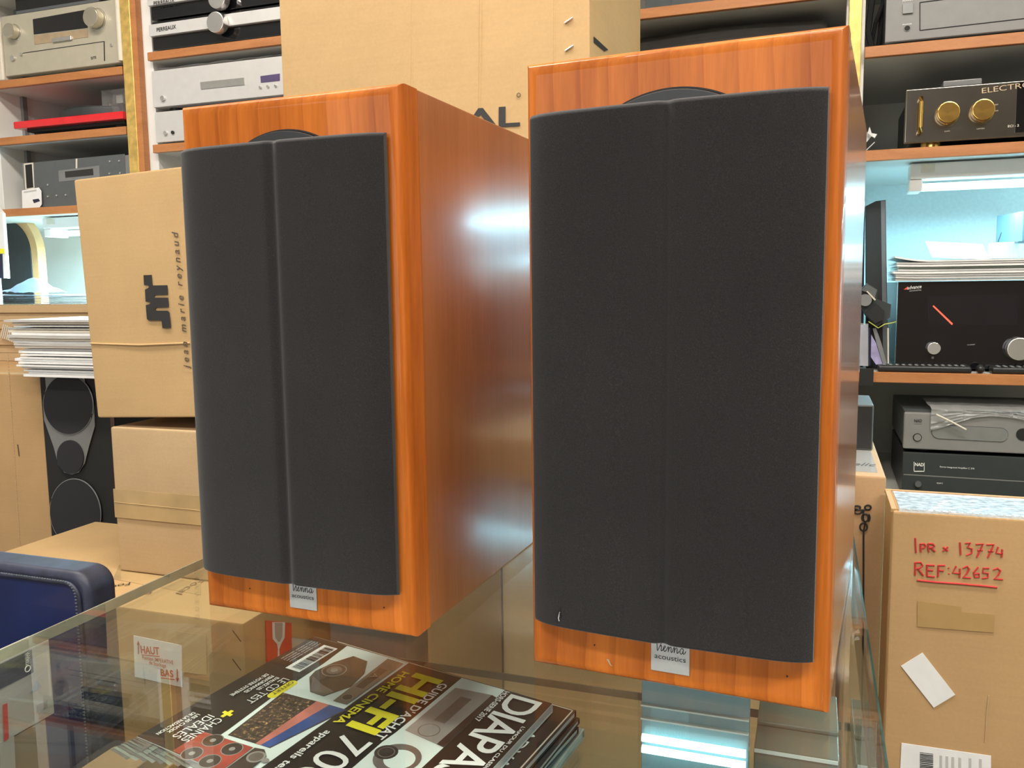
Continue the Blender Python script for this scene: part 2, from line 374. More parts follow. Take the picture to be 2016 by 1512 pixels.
# left bay, middle bays, right bay : heights read off the board edges
LB0, LB1 = -2.06, -1.585
for x0, x1, zs in [(-3.2, -2.10, [.816, .661, .462, -.2, 1.1, 1.35]),
                   (LB0, LB1, [.816, .661, .462, -.2, 1.06, 1.32]),
                   (-1.50, -.655, [.842, .607, .36, -.2, 1.03, 1.3]),
                   (-.625, .205, [.803, .607, .36, -.2, 1.06, 1.3]),
                   (.24, 1.28, [.681, .482, .041, -.215, .92, 1.25]),
                   (1.315, 2.35, [.681, .482, .041, -.215, .92, 1.25])]:
    for zc in zs: board(x0, x1, zc-.010, zc+.010)
obj('upright', MB().box(-2.10, -2.06, YS+.02, YB, .452, 1.6, .001, 1), white, ws)
obj('front_post', MB().box(-2.135, -2.105, YS, YS+.03, FZ, .4515, .001, 1), white, ws)
for x0, x1 in ((-1.545, -1.50), (-.655, -.625), (.205, .240), (1.28, 1.315)):
    obj('upright', MB().box(x0, x1, YS+.02, YB, FZ, 1.6, .001, 1), white, ws)
obj('upright', MB().box(LB1, -1.546, YS+.02, YB, FZ, 1.6, .001, 1), white, ws)
for x0, x1 in ((-1.577, -1.545), (.209, .233), (1.287, 1.31)):
    obj('brass_strip', MB().box(x0, x1, YS-.004, YS+.018, .0 if x0 < 0 else .25, 1.6, .001, 1), brass, ws)
obj('wooden_strip', MB().box(-1.5449, -1.528, YS-.001, YS+.019, FZ, 1.6), shelf_wood, ws)
obj('back_panel', MB().box(-3.2, .22, YB, YB+.02, FZ, 1.6), white, ws)
obj('back_panel', MB().box(.22, 2.35, YB, YB+.02, .482, 1.6), backp, ws)
obj('wallpapered_back', MB().box(.22, 2.35, YB, YB+.02, .041, .4819), bluewall, ws)
obj('back_panel', MB().box(.22, 2.35, YB, YB+.02, FZ, .0409), backp, ws)
for x in (-2.045,):   # slotted standard in the left side
    obj('slotted_rail', MB().box(x-.014, x-.004, YS+.10, YS+.115, .475, 1.5), greyl, ws)
obj('black_clip', MB().box(atY(1692, 740, YS).x, atY(1719, 740, YS).x, YS-.012, YS-.0002, atY(1700, 758, YS).z, atY(1700, 725, YS).z), black_matt, ws)

def tube_lamp(label, x0, x1, zt, y):
    t = thing('fluorescent_lamp', label, 'lamp', ((x0+x1)/2, y, zt), 'fluorescent lamps under the shelves')
    obj('housing', MB().box(x0, x1, y, y+.05, zt-.034, zt-.003, .003, 2), fixture, t)
    obj('glowing_tube', MB().cyl(((x0+x1)/2, y+.055, zt-.046), (1, 0, 0), .008, x1-x0-.05, 16), tube_m, t)
    for x in (x0+.012, x1-.012):
        obj('end_cap', MB().box(x-.012, x+.012, y+.004, y+.07, zt-.058, zt-.0342, .002, 1), fixture, t)
    obj('switch', MB().box(x0+.02, x0+.045, y-.003, y-.0001, zt-.022, zt-.006), cream, t)
    return t
zr = .4719; zl = .4519
tube_lamp('white fluorescent lamp glowing blue under the right shelf above the black amplifier', .335, 1.22, zr, 1.46)
tube_lamp('fluorescent lamp glowing under the left shelf behind the arched speaker', -1.965, -1.62, zl, 1.46)
tube_lamp('fluorescent lamp under the far right shelf', 1.36, 2.2, zr, 1.46)
area('tube_light_right', (.78, 1.52, zr-.075), (0, 0, 0), .85, .05, 19, (0.40, 0.83, 1.0))
area('tube_light_left', (-1.82, 1.52, zl-.075), (0, 0, 0), .30, .05, 20, (0.45, 0.83, 1.0))
area('tube_light_far', (1.8, 1.52, zr-.075), (0, 0, 0), .8, .05, 20, (0.45, 0.88, 1.0))

# ceiling lamps (seen only in reflections)
for i, (x, y) in enumerate([(-1.3, 0.3), (0.35, 0.2), (-0.5, -1.2), (1.2, -0.9)]):
    t = thing('ceiling_lamp', 'long white ceiling lamp ' + ('over the left shelves', 'over the speakers', 'towards the front wall', 'over the right side of the shop floor')[i], 'lamp', (x, y, CEIL), 'ceiling lamps over the shop floor')
    obj('housing', MB().box(x-.62, x+.62, y-.09, y+.09, CEIL-.05, CEIL-.001, .004, 2), fixture, t)
    obj('diffuser', MB().box(x-.60, x+.60, y-.075, y+.075, CEIL-.062, CEIL-.0501, .004, 2), lampw, t)

# ------------------------------------------------------------------ loudspeakers
W_, H_, D_ = .1735, .36, .330
VI = [  # hand lettered 'Vienna' strokes, x right 0..1, y up 0..0.36
    [(.02, .30), (.05, .335), (.085, .33), (.10, .26), (.105, .14), (.12, .03), (.17, .13), (.225, .25), (.27, .335)],
    [(.20, .17), (.235, .20), (.24, .15), (.225, .08), (.24, .04), (.275, .07), (.30, .12)],
    [(.255, .275), (.265, .285)],
    [(.30, .11), (.345, .15), (.355, .19), (.33, .20), (.305, .15), (.305, .08), (.33, .04), (.37, .06), (.41, .13)],
    [(.41, .13), (.44, .19), (.455, .17), (.45, .09), (.445, .04), (.47, .13), (.51, .19), (.535, .17), (.53, .08), (.545, .04), (.575, .07), (.59, .12)],
    [(.59, .13), (.62, .19), (.635, .17), (.63, .09), (.625, .04), (.65, .13), (.69, .19), (.715, .17), (.71, .08), (.725, .04), (.755, .07), (.775, .11)],
    [(.90, .17), (.87, .195), (.825, .17), (.80, .10), (.815, .045), (.85, .04), (.885, .09), (.905, .18), (.895, .09), (.905, .045), (.94, .06), (.98, .13)]]
def speaker(label, x, y, th, tear=False):
    rot = Matrix.Rotation(th, 3, 'Z')
    t = thing('bookshelf_speaker', label, 'speaker', (x, y, 0.0002), 'pair of cherry bookshelf speakers', rot)
    M = world(t); T = lambda a, b, c: M @ Vector((a, b, c))
    def lobj(name, mb, mats, parent=t, angle=35):
        for v in mb.bm.verts: v.co = M @ v.co
        return obj(name, mb, mats, parent, angle)
    # cabinet behind the seam
    seam = .0245
    lobj('seam_gap', MB().box(.0016, W_-.0016, seam-.0005, seam+.0012, .0016, H_-.0016), black_matt)
    lobj('cabinet', MB().box(0.0002, W_-.0002, seam+.0010, D_, 0, H_, .0012, 2), cherry_side)
    # front baffle with rounded front edges
    mb = MB(); t2 = bmesh.new(); bmesh.ops.create_cube(t2, size=1)
    for v in t2.verts: v.co = Vector((W_/2+v.co.x*W_, seam/2+v.co.y*seam, H_/2+v.co.z*H_))
    es = [e for e in t2.edges if all(v.co.y < seam/2 for v in e.verts)]
    bmesh.ops.bevel(t2, geom=es, offset=.0085, segments=7, profile=0.5, affect='EDGES')
    mb._add(t2)
    lobj('baffle', mb, cherry, angle=50)
    # driver frame peeping over the grille
    cx, cz, rr = .0865, .2705, .0655
    fr = lobj('woofer_frame', MB().cyl((cx, -.0016, cz), (0, 1, 0), rr, .003, 96, bev=.0008), rubber)
    lobj('chassis_gap', MB().ring((cx, -.0002, cz), (0, 1, 0), rr+.0008, .0007, 96, 6), black_matt)
    # fabric grille: two convex wings meeting in a crease
    g0, g1, b0, b1 = .0062, .1655, .0315, .3290
    def prof(s):
        e = min(s, 1-s)*(g1-g0)
        tt = .0060+.0062*(1-math.exp(-e/.008)) + .0022*min(e/.08, 1)
        d = (s-.5)*(g1-g0)
        tt -= .0026*math.exp(-(d/.0034)**2)
        return tt
    S = sorted(set([i/60 for i in range(61)]+[.5+k*.005 for k in range(-12, 13)]+[.002, .006, .011, .998, .994, .989]))
    t3 = bmesh.new()
    rows = []
    zr_ = [b0, b0+.0012, b0+.003]+[b0+.003+(b1-b0-.006)*k/16 for k in range(1, 16)]+[b1-.003, b1-.0012, b1]
    for zi, z in enumerate(zr_):
        ins = {0: .0030, 1: .0009, 2: 0}.get(min(zi, len(zr_)-1-zi), 0)
        rows.append([t3.verts.new((g0+s*(g1-g0), -(prof(s)-ins), z)) for s in S])
    for a, b in zip(rows, rows[1:]):
        for k in range(len(S)-1): t3.faces.new((a[k], a[k+1], b[k+1], b[k]))
    # closed back and rim
    def rim(line):
        bk = [t3.verts.new((v.co.x, -.0022, v.co.z)) for v in line]
        for k in range(len(line)-1): t3.faces.new((line[k], line[k+1], bk[k+1], bk[k]))
        return bk
    rim(rows[0]); rim(rows[-1]); rim([r[0] for r in rows]); rim([r[-1] for r in rows])
    bmesh.ops.remove_doubles(t3, verts=t3.verts, dist=1e-6); bmesh.ops.recalc_face_normals(t3, faces=t3.faces)
    mb = MB(); mb._add(t3); gr = lobj('grille', mb, grille_m, angle=60)
    for px_ in (.02, .152):
        for pz in (.05, .31): lobj('grille_peg', MB().cyl((px_, -.0012, pz), (0, 1, 0), .004, .0022, 12), black, gr)
    # maker's plate
    pl = lobj('maker_plate', MB().box(.0765, .0990, -.0010, -.0001, .0108, .0335, .0003, 1), pl_label)
    nrm = rot @ Vector((0, -1, 0))
    text('plate_lettering', 'acoustics', T(.0787, -.0010, .0186), T(.0968, -.0010, .0186), .0029, ink, pl, nrm, lift=.0002)
    mb = MB()
    for st in VI:
        pts = [Vector((.0782+a*.0190, -.00115, .0226+b*.0205)) for a, b in st]
        sm = []
        for i in range(len(pts)-1):
            p0 = pts[max(i-1, 0)]; p1 = pts[i]; p2 = pts[i+1]; p3 = pts[min(i+2, len(pts)-1)]
            for k in range(4):
                u = k/4; sm.append(.5*((2*p1)+(p2-p0)*u+(2*p0-5*p1+4*p2-p3)*u*u+(3*p1-p0-3*p2+p3)*u**3))
        sm.append(pts[-1]); mb.tube(sm, .00021, 5)
    lobj('plate_script', mb, ink, pl)
    for px_ in (.03, .14):
        for pz in (.02, ): lobj('screw_mark', MB().cyl((px_+.012, -.0002, pz), (0, 1, 0), .0005, .0006, 8), black)
    if tear:
        mb = MB(); ty = -prof(.115)-.0002
        mb.tube([(.0252, ty, .0455), (.0246, ty, .0425), (.0250, ty, .0400), (.0244, ty, .0375)], [.0002, .0007, .0008, .0002], 6)
        lobj('grille_tear', mb, black, gr)
        lobj('frayed_thread', MB().tube([(.0248, ty-.0004, .0425), (.0240, ty-.0006, .0385), (.0244, ty-.0004, .0368)], .0003, 5), silver, gr)
        lobj('chipped_veneer', MB().poly([(.0495, -.0002, .0125), (.0510, -.0002, .0128), (.0522, -.0002, .0098), (.0532, -.0002, .0088), (.0520, -.0002, .0090), (.0508, -.0002, .0108)], (0, -.0003, 0)), champ2)
    # back: terminals and port
    lobj('terminal_plate', MB().box(.05, .12, D_, D_+.003, .05, .12, .001, 1), black)
    lobj('port', MB().ring((W_/2, D_+.001, .28), (0, 1, 0), .025, .003, 32, 8), black)
    return t
speaker('cherry bookshelf speaker standing farther left, its right side showing, behind the magazines', -.2588, .0190, R(-2.2))
speaker('cherry bookshelf speaker nearest on the right, with a small tear low in its black grille', 0, 0, R(-4.4), tear=True)

# ------------------------------------------------------------------ glass display case
TL, TR, TF, TB = -.340, .200, -.36, .47
dc = thing('display_case', 'glass display case with a clear top carrying the two wooden speakers', 'display case', (-.07, .05, FZ))
tp = obj('glass_top', MB().box(TL+.0012, TR-.0012, TF, TB, -.0078, 0), pane_m, dc)
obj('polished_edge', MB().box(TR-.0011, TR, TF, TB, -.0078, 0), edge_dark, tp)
obj('polished_edge', MB().box(TL, TL+.0011, TF, TB, -.0078, 0), edge_lit, tp)
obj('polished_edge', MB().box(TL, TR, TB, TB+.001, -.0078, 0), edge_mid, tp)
sh = obj('glass_shelf', MB().box(TL+.012, TR-.010, TF+.02, .256, -.142, -.135), pane_m, dc)
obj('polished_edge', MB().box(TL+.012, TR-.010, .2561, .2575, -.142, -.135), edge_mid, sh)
obj('side_pane', MB().box(TL+.004, TL+.0085, TF+.01, TB-.01, -.58, -.0079), pane_m, dc)
obj('side_pane', MB().box(TR-.0085, TR-.004, TF+.01, TB-.01, -.58, -.0079), pane_m, dc)
obj('base_cabinet', MB().box(TL, TR, TF, TB, FZ+.06, -.5801, .003, 2), black, dc)
obj('plinth', MB().box(TL+.02, TR-.02, TF+.03, TB-.02, FZ, FZ+.0599), black_matt, dc)

# ------------------------------------------------------------------ magazines on the inner glass shelf
KM = .9569; ZM = -.100
MP1 = atZ(617, 1253, ZM); MP1.z = 0; MUP = Vector((.9755, -.2200, 0)); MRT = Vector((-.2200, -.9755, 0))
SK = .10
def magazine(label, corner_tl, z0, z1, rot, cover, pages, wdt=.213, hgt=.2763, group='magazines piled on the inner glass shelf'):
    """corner_tl: world xy of the title corner; z0..z1 thickness"""
    c, s = math.cos(rot), math.sin(rot)
    ro = lambda v: Vector((v.x*c-v.y*s, v.x*s+v.y*c, 0))
    up, rt = ro(MUP), ro(MRT + MUP*SK)
    p2 = Vector((corner_tl[0], corner_tl[1], 0)); f = lambda x, y, z: p2 + (up*(y-hgt) + rt*x)*KM + Vector((0, 0, z))
    t = thing('magazine', label, 'magazine', f(wdt/2, hgt/2, z0), group)
    ct = .0005
    obj('pages', MB().poly([f(.001, .001, z0+ct), f(wdt-.0015, .001, z0+ct), f(wdt-.0015, hgt-.001, z0+ct), f(.001, hgt-.001, z0+ct)], (0, 0, z1-z0-2*ct)), pages, t)
    obj('cover', MB().poly([f(0, 0, z1-ct), f(wdt, 0, z1-ct), f(wdt, hgt, z1-ct), f(0, hgt, z1-ct)], (0, 0, ct)), cover, t)
    obj('cover', MB().poly([f(0, 0, z0), f(wdt, 0, z0), f(wdt, hgt, z0), f(0, hgt, z0)], (0, 0, ct)), cover, t)
    obj('spine', MB().poly([f(-.0004, 0, z0), f(0, 0, z0), f(0, hgt, z0), f(-.0004, hgt, z0)], (0, 0, z1-z0)), cover, t)
    return t, f
tlc = MP1 + MUP*.2763*KM
top_mag, F0 = magazine('silver and black hi-fi magazine with yellow headline letters, topmost of the pile', (tlc.x, tlc.y), -.1075, -.100, 0, cover_silver, paper2)
cov = [o for o in top_mag.children if o.name.startswith('cover')][0]
UPZ = (0, 0, 1)
def F(x, y): return F0(x, y, ZM)
LIFT = [0]
def ink_poly(name, pts, mat, t=.00012, parent=cov):
    LIFT[0] += 1
    off = Vector((0, 0, .00002*LIFT[0]))
    return decal(name, [F(*p)+off for p in pts], mat, parent, UPZ, t)
def ink_text(name, s, x0, x1, y, h, mat, bold=0.0, shear=0.0, dy=0.0, parent=cov, sp=1.0):
    return text(name, s, F(x0, y), F(x1, y+dy), h, mat, parent, UPZ, shear=shear, bold=bold, lift=.0011, up=MUP, sp=sp)
ink_poly('cover_band', [(0, 0), (.213, 0), (.213, .060), (.169, .0585), (.113, .0525), (.083, .0515), (.04, .050), (.0, .0455)], cover_black)
ink_poly('cover_band', [(0, .1225), (.20, .1215), (.213, .121), (.213, .180), (.157, .1825), (.12, .1815), (.104, .183), (0, .183)], cover_black)
ink_poly('cover_band', [(0, .229), (.213, .229), (.213, .2763), (0, .2763)], cover_black)
ink_poly('barcode_patch', [(.010, .0235), (.066, .0235), (.066, .0415), (.010, .0415)], white_ink)
mb = MB(); x = .013; rb = random.Random(3)
while x < .0625:
    wb = rb.choice((.0004, .0008, .0012))
    mb.poly([F(x, .0285)+Vector((0, 0, .0006)), F(x+wb, .0285)+Vector((0, 0, .0006)), F(x+wb, .0400)+Vector((0, 0, .0006)), F(x, .0400)+Vector((0, 0, .0006))], (0, 0, .0001)); x += wb+rb.choice((.0005, .0009, .0013))
obj('barcode', mb, ink, cov)
for i in range(4):
    ink_text('small_print', 'M 05174 - HORS SERIE - PRINTEMPS 2017', .011, .056, .0072+i*.0038, .0014, white_ink)
ink_text('cover_text', 'LE CD TEST', .083, .131, .0375, .0078, white_ink)
ink_text('cover_text', 'EVALUEZ LES', .085, .111, .0305, .0038, white_ink, bold=.05)
ink_text('cover_text', 'PERFORMANCES', .085, .120, .0240, .0038, white_ink, bold=.05)
ink_text('cover_text', 'DE VOTRE SYSTEME', .085, .130, .0172, .0038, white_ink, bold=.05)
# OFFERT flash
pl = []
for k in range(24):
    a = 2*math.pi*k/24; pl.append((.0975+(.0125 if math.cos(a) > 0 else -.0125)+.0048*math.cos(a), .0505+.0048*math.sin(a)))
ink_poly('yellow_flash', pl, yellow_ink)
ink_text('cover_text', 'OFFERT', .084, .110, .0484, .0038, ink)
ink_poly('yellow_plus', [(.1495, .033), (.1530, .033), (.1535, .0365), (.158, .0365), (.158, .0400), (.1538, .0400), (.1542, .0440), (.1507, .0440), (.1503, .0404), (.1462, .0404), (.1462, .0369), (.1500, .0369)], yellow_ink)
ink_text('cover_text', 'CHAINES', .162, .200, .0370, .0078, white_ink)
ink_text('cover_text', 'IDEALES', .162, .200, .0265, .0078, white_ink)
ink_text('cover_text', 'LES 20 CHOIX', .166, .198, .0175, .0035, white_ink, bold=.05)
ink_text('cover_text', 'DE LA REDACTION', .166, .204, .0118, .0035, white_ink, bold=.05)
# television picture
ink_poly('television_picture', [(.102, .055), (.175, .0645), (.1715, .1085), (.0965, .1255)], print_dark)
ink_poly('city_picture', [(.1025, .0565), (.1735, .066), (.1725, .094), (.0985, .0935)], print_city)
ink_poly('sunset_picture', [(.0985, .0925), (.1725, .0935), (.1722, .1000), (.0976, .1080)], print_pink)
ink_poly('sky_picture', [(.0976, .1065), (.1722, .0990), (.1710, .1075), (.0970, .1240)], print_blue)
# loudspeaker picture
ink_poly('speaker_picture', [(.015, .066), (.017, .085), (.038, .098), (.064, .1025), (.089, .092), (.089, .076), (.069, .057), (.057, .0535), (.035, .0575)], print_dark)
ink_poly('speaker_picture', [(.0655, .058), (.089, .076), (.089, .091), (.078, .095), (.074, .078)], print_mid)
def disc(name, cx, cy, r, mat, n=28, sy=1.0): return ink_poly(name, [(cx+r*math.cos(2*math.pi*k/n), cy+r*sy*math.sin(2*math.pi*k/n)) for k in range(n)], mat)
disc('driver_picture', .047, .0685, .0120, print_grey); disc('driver_picture', .047, .0685, .0112, print_dark); disc('driver_picture', .047, .0685, .0075, print_mid); disc('driver_picture', .047, .0685, .0035, print_grey)
# long player picture
ink_poly('player_picture', [(.003, .0995), (.091, .1050), (.090, .1195), (.004, .1190)], print_mid)
ink_poly('player_picture', [(.022, .1040), (.062, .1065), (.0615, .1150), (.022, .1135)], print_dark)
ink_text('player_print', 'A', .034, .042, .107, .006, print_grey)
disc('player_picture', .080, .1120, .0052, print_grey); disc('player_picture', .080, .1120, .0047, print_dark)
ink_text('cover_title', 'HI-FI', .014, .1175, .1425, .0270, yellow_ink, bold=.10)
ink_text('cover_title', 'HOME CINEMA', .018, .119, .1285, .0080, yellow_ink, bold=.06)
ink_text('cover_title', "GUIDE D'ACHAT", .019, .120, .1725, .0078, white_ink, bold=.05)
ink_text('cover_title', '700', .127, .196, .1480, .0280, white_ink)
ink_text('cover_title', 'appareils testes', .131, .207, .1320, .0062, white_ink, bold=.05)
# amplifier picture
ink_poly('amplifier_picture', [(.019, .188), (.014, .224), (.102, .2225), (.098, .188)], print_grey)
ink_poly('amplifier_picture', [(.014, .2235), (.102, .2220), (.103, .2290), (.016, .2290)], print_dark)
ink_poly('amplifier_picture', [(.030, .2005), (.074, .2005), (.074, .2115), (.029, .2115)], print_mid)
disc('amplifier_picture', .0885, .2055, .0095, print_mid); disc('amplifier_picture', .0885, .2055, .0085, print_grey)
# headphones picture
disc('headphone_picture', .133, .2055, .0190, print_mid); disc('headphone_picture', .1335, .2080, .0125, cover_silver)
disc('headphone_picture', .131, .1935, .0095, print_dark); disc('headphone_picture', .131, .1935, .0070, print_mid); disc('headphone_picture', .131, .1935, .0060, print_dark)
ink_text('cover_title', 'DIAPASON', .005, .208, .2385, .0290, white_ink, bold=.03, sp=.9)
ink_text('cover_text', 'HORS-SERIE 2017', .003, .058, .2305, .0048, white_ink, bold=.06)
ink_text('cover_text', "L'AMOUR DU CLASSIQUE, LA HI-FI", .047, .150, .2706, .0028, white_ink, bold=.04)
# red towers
ink_poly('red_tower_picture', [(.182, .0435), (.213, .044), (.213, .0985), (.178, .0965)], print_red)
for cx_, cy_ in ((.187, .0605), (.188, .0835), (.208, .0810), (.208, .0605)):
    disc('driver_picture', cx_, cy_, .0088, print_grey); disc('driver_picture', cx_, cy_, .0080, print_dark); disc('driver_picture', cx_, cy_, .0025, print_grey)
ink_poly('dark_speaker_picture', [(.178, .0985), (.213, .1000), (.213, .1185), (.182, .1150), (.176, .1070)], print_dark)
disc('driver_picture', .1865, .1085, .0075, print_grey); disc('driver_picture', .1865, .1085, .0058, print_mid); disc('driver_picture', .1865, .1185, .0030, print_grey)

def corner(u, v, z): p = atZ(u, v, z); return (p.x, p.y)
m2, f2 = magazine('dark brown magazine with a white border, second in the pile', corner(1134, 1399, -.1085), -.1140, -.1085, R(-1.0), cover_black, paper2)
m3, f3 = magazine('dark magazine peeping out just under the white-bordered one', corner(1141, 1414, -.1150), -.1195, -.1150, R(.5), cover_black, paper2)
c3 = [o for o in m2.children if o.name.startswith('cover')][0]
text('cover_text', 'ADVANCE', f2(.048, .252, -.1085), f2(.150, .252, -.1085), .011, white_ink, c3, UPZ, lift=.0004, up=MUP)
bd = MB()
for a, b in (((.001, .2745), (.15, .2745)), ((.001, .001), (.001, .2745))):
    p, q = Vector(f2(*a, -.1083)), Vector(f2(*b, -.1083)); s_ = (q-p).normalized().cross(Vector(UPZ))*.0012
    bd.poly([p, q, q+s_, p+s_], (0, 0, .0001))
obj('cover_border', bd, cream, c3)
navyc = flat('navy_cover', (0.03, 0.045, 0.075), 0.25, coat=0.5)
mint = flat('mint_pages', (0.50, 0.56, 0.49), 0.5, var=0.1, sc_=60)
m4, f4 = magazine('navy magazine with pale page edges, second from the bottom of the pile', corner(1139, 1432, -.121), -.1260, -.1210, R(-2.0), navyc, mint)
m5, f5 = magazine('pale mint magazine at the bottom of the pile', corner(1150, 1436, -.1275), -.1345, -.1275, R(1.0), mint, mint)
# curled loose page corners at the near left of the top magazine
mb = MB()
for k in range(10):
    base = .196+.0016*k
    def fn(a, b, k=k, base=base):
        p = F0(base+a*(.013+.0015*k), -.001+b*(.075-.006*k), -.1074+k*.0007); p.z += a*a*(.0075-.0006*k)*(1-b)**.7; return p
    mb.grid(fn, 8, 10, .00018, mat=k % 2)
obj('curled_pages', mb, [mint, print_grey], top_mag)

# made-up glowing panel imitating a lamp reflection, and plastic trays on the inner shelf
lb = thing('added_glow_panel', 'made-up pale blue panel with two glowing white tubes under the glass top', 'lamp', (.088, .107, -.135))
q0 = atY(1262, 1352, .10); q1 = atY(1475, 1404, .10)
obj('panel', MB().box(q0.x, q1.x, .102, .112, -.134, -.048, .001, 2), celeste, lb)
zt = (atY(1265, 1449, .095).z+atY(1470, 1492, .095).z)/2
for k in range(2):
    obj('glowing_tube', MB().cyl(((q0.x+q1.x)/2, .0965, zt-.0085*k), (1, 0, 0), .0028, q1.x-q0.x-.003, 16), emit('added_tube_glow', (0.75, 1.0, 1.0), 2.2) if k == 0 else MATS['added_tube_glow'], lb)
    obj('tube_rail', MB().box(q0.x, q1.x, .0990, .1019, zt+.012+.010*k, zt+.0132+.010*k), cover_silver, lb)
tr = thing('plastic_tray', 'grey-green plastic tray with a pale rim lying under the right speaker', 'tray', (.16, .18, -.135))
p = atZ(1480, 1468, -.113); q = atZ(1665, 1503, -.113)
obj('tray_body', MB().box(q1.x+.0006, .186, (p.y+q.y)/2, .25, -.1349, -.1131, .0015, 2), sage, tr)
obj('rim', MB().box(q1.x+.001, .185, (p.y+q.y)/2-.0012, (p.y+q.y)/2-.0001, -.1160, -.1135), cover_silver, tr)
obj('lid_step', MB().box(q1.x+.0008, .186, (p.y+q.y)/2+.035, .248, -.1130, -.1090, .001, 2), sage, tr)
single('document_box', MB().box(-.331, -.239, .302, .36, -.45, -.085, .003, 2), slate, 'slate grey box standing behind the top magazine, below the left speaker', 'box')

# ------------------------------------------------------------------ cartons
def carton(name, label, x0, x1, y0, y1, z0, z1, mat, group=None, flaps=True, rot=None, loc=None, tape_m=tape, taped=True):
    L = Vector(loc) if loc else Vector(((x0+x1)/2, (y0+y1)/2, z0))
    t = thing(name, label, 'box', L, group, rot)
    M = Matrix.Identity(4)
    if rot is not None:
        M = Matrix.Translation(L) @ rot.to_4x4() @ Matrix.Translation(-L)
    # slightly bulging walls
    mb = MB(); b = bmesh.new(); bmesh.ops.create_cube(b, size=1)
    for v in b.verts: v.co = Vector(((x0+x1)/2+v.co.x*(x1-x0), (y0+y1)/2+v.co.y*(y1-y0), (z0+z1)/2+v.co.z*(z1-z0)))
    bmesh.ops.bevel(b, geom=b.edges[:], offset=.004, segments=2, profile=.6, affect='EDGES')
    bmesh.ops.subdivide_edges(b, edges=[e for e in b.edges if e.calc_length() > .05], cuts=7, use_grid_fill=True)
    cr = crumple(int(abs(x0*1000)+abs(z1*777)), .0012, 16)
    for v in b.verts:
        fx = min(v.co.x-x0, x1-v.co.x)/(x1-x0); fz = min(v.co.z-z0, z1-v.co.z)/(z1-z0)
        if abs(v.co.y-y0) < 1e-4: v.co.y += cr(v.co.x, v.co.z)*min(1, fx*8)*min(1, fz*8)
    mb._add(b, 0, M); body = obj('carton_body', mb, mat, t, 40)
    if taped:
        xm = (x0+x1)/2
        obj('tape_strip', MB()._add(_boxbm(x0+.002, x1-.002, (y0+y1)/2-.024, (y0+y1)/2+.024, z1+.0001, z1+.0006), 0, M), tape_m, t)
    return t, M
def _boxbm(x0, x1, y0, y1, z0, z1):
    b = bmesh.new(); bmesh.ops.create_cube(b, size=1)
    for v in b.verts: v.co = Vector(((x0+x1)/2+v.co.x*(x1-x0), (y0+y1)/2+v.co.y*(y1-y0), (z0+z1)/2+v.co.z*(z1-z0)))
    return b

# huge carton between and behind the speakers
fY = .62
fb, _ = carton('tall_carton', 'huge upright cardboard carton with large black capitals, behind the gap between the speakers', -.574, -.117, fY, .955, .03, 1.10, kraft)
text('printed_letters', 'FOCAL', atY(748, 263, fY-.001), atY(1024, 247, fY-.001), .0245, ink, fb, NF, bold=.07, lift=.0002)
# registered dot, folds and staples
obj('printed_ring', MB().ring(atY(1021, 187, fY-.001), (0, 1, 0), .0025, .0004, 20, 6), ink_s, fb)
for u in (811, 946, 1091):
    a, b = atY(u, -20, fY), atY(u-(3 if u == 946 else 1), 260, fY)
    obj('fold_line', MB().tube([a+Vector((0, .0008, 0)), (a+b)/2+Vector((.0005, .0006, 0)), b+Vector((0, .0008, 0))], .0016, 8), kraft, fb)
for u, v in ((1120, 41), (1121, 96)):
    c = atY(u, v, fY-.0012)
    obj('staple', MB().tube([c+Vector((-.0055, 0, -.0022)), c+Vector((.0055, -.0006, .0032))], .0011, 6), silver_d, fb)
a, b = atX(1170, 78, -.117), atX(1196, 97, -.117)
obj('hand_slot', MB().poly([atX(1169, 72, -.1165), atX(1197, 98, -.1165), atX(1190, 101, -.1165), atX(1169, 83, -.1165)], (.0004, 0, 0)), black_matt, fb)
# brown cartons under it, seen through the glass
seam_x = -.2468
b1, _ = carton('brown_carton', 'brown carton with a dark side gap, under the huge carton, seen through the glass top', seam_x+.004, .178, .60, .98, FZ, .027, kraft_in)
b2, _ = carton('brown_carton', 'brown carton behind the left speaker, left of the dark gap', -.62, seam_x-.004, .785, 1.0, FZ, .027, kraft_in)
obj('side_seam', MB().box(seam_x+.006, seam_x+.0085, .5985, .5999, -.56, .02), ink_s, b1)

# leaning carton with rotated logo
K1 = 1.4
SX = lambda x: CAM.x+(x-CAM.x)*K1
SY = lambda y: CAM.y+(y-CAM.y)*K1
SZ = lambda z: CAM.z+(z-CAM.z)*K1
jY = SY(.35)
rotj = Matrix.Rotation(R(-2.4), 3, 'Y')
jl = atY(193, 836, jY)
jx0 = jl.x
jb, JM = carton('leaning_carton', 'tan cardboard carton with a black geometric logo, tilted, left of the left speaker', jx0, jx0+.345, jY, jY+.24, SZ(.0765), SZ(.0765+.293), kraft, rot=rotj, loc=(jx0, jY, SZ(.0765)), taped=False)
jn = NF; c2 = lambda x, y: atY(x/3.6, 400+y/3.6, jY-.0016)
logo = [[(1018, 510), (1075, 508), (1080, 575), (1085, 583), (1187, 581), (1191, 650), (1100, 652), (1092, 662), (1100, 670), (1192, 670), (1197, 738), (1108, 740), (1100, 752), (1108, 762), (1188, 762), (1202, 775), (1212, 885), (1152, 886), (1147, 836), (1142, 832), (1055, 832), (1042, 820), (1034, 722), (1058, 716), (1068, 708), (1058, 700), (1033, 698), (1028, 612), (1050, 602), (1058, 592), (1048, 582), (1022, 580)]]
for lg in logo: decal('printed_logo', [c2(*p) for p in lg], ink, jb, NF, .0004)
text('printed_name', 'jean marie reynaud', c2(1345, 1172), c2(1262, 212), .0118, ink_s, jb, NF, shear=.25, lift=.0008, sp=1.6, bold=.05)
a, b = c2(640, 995), c2(1345, 992)
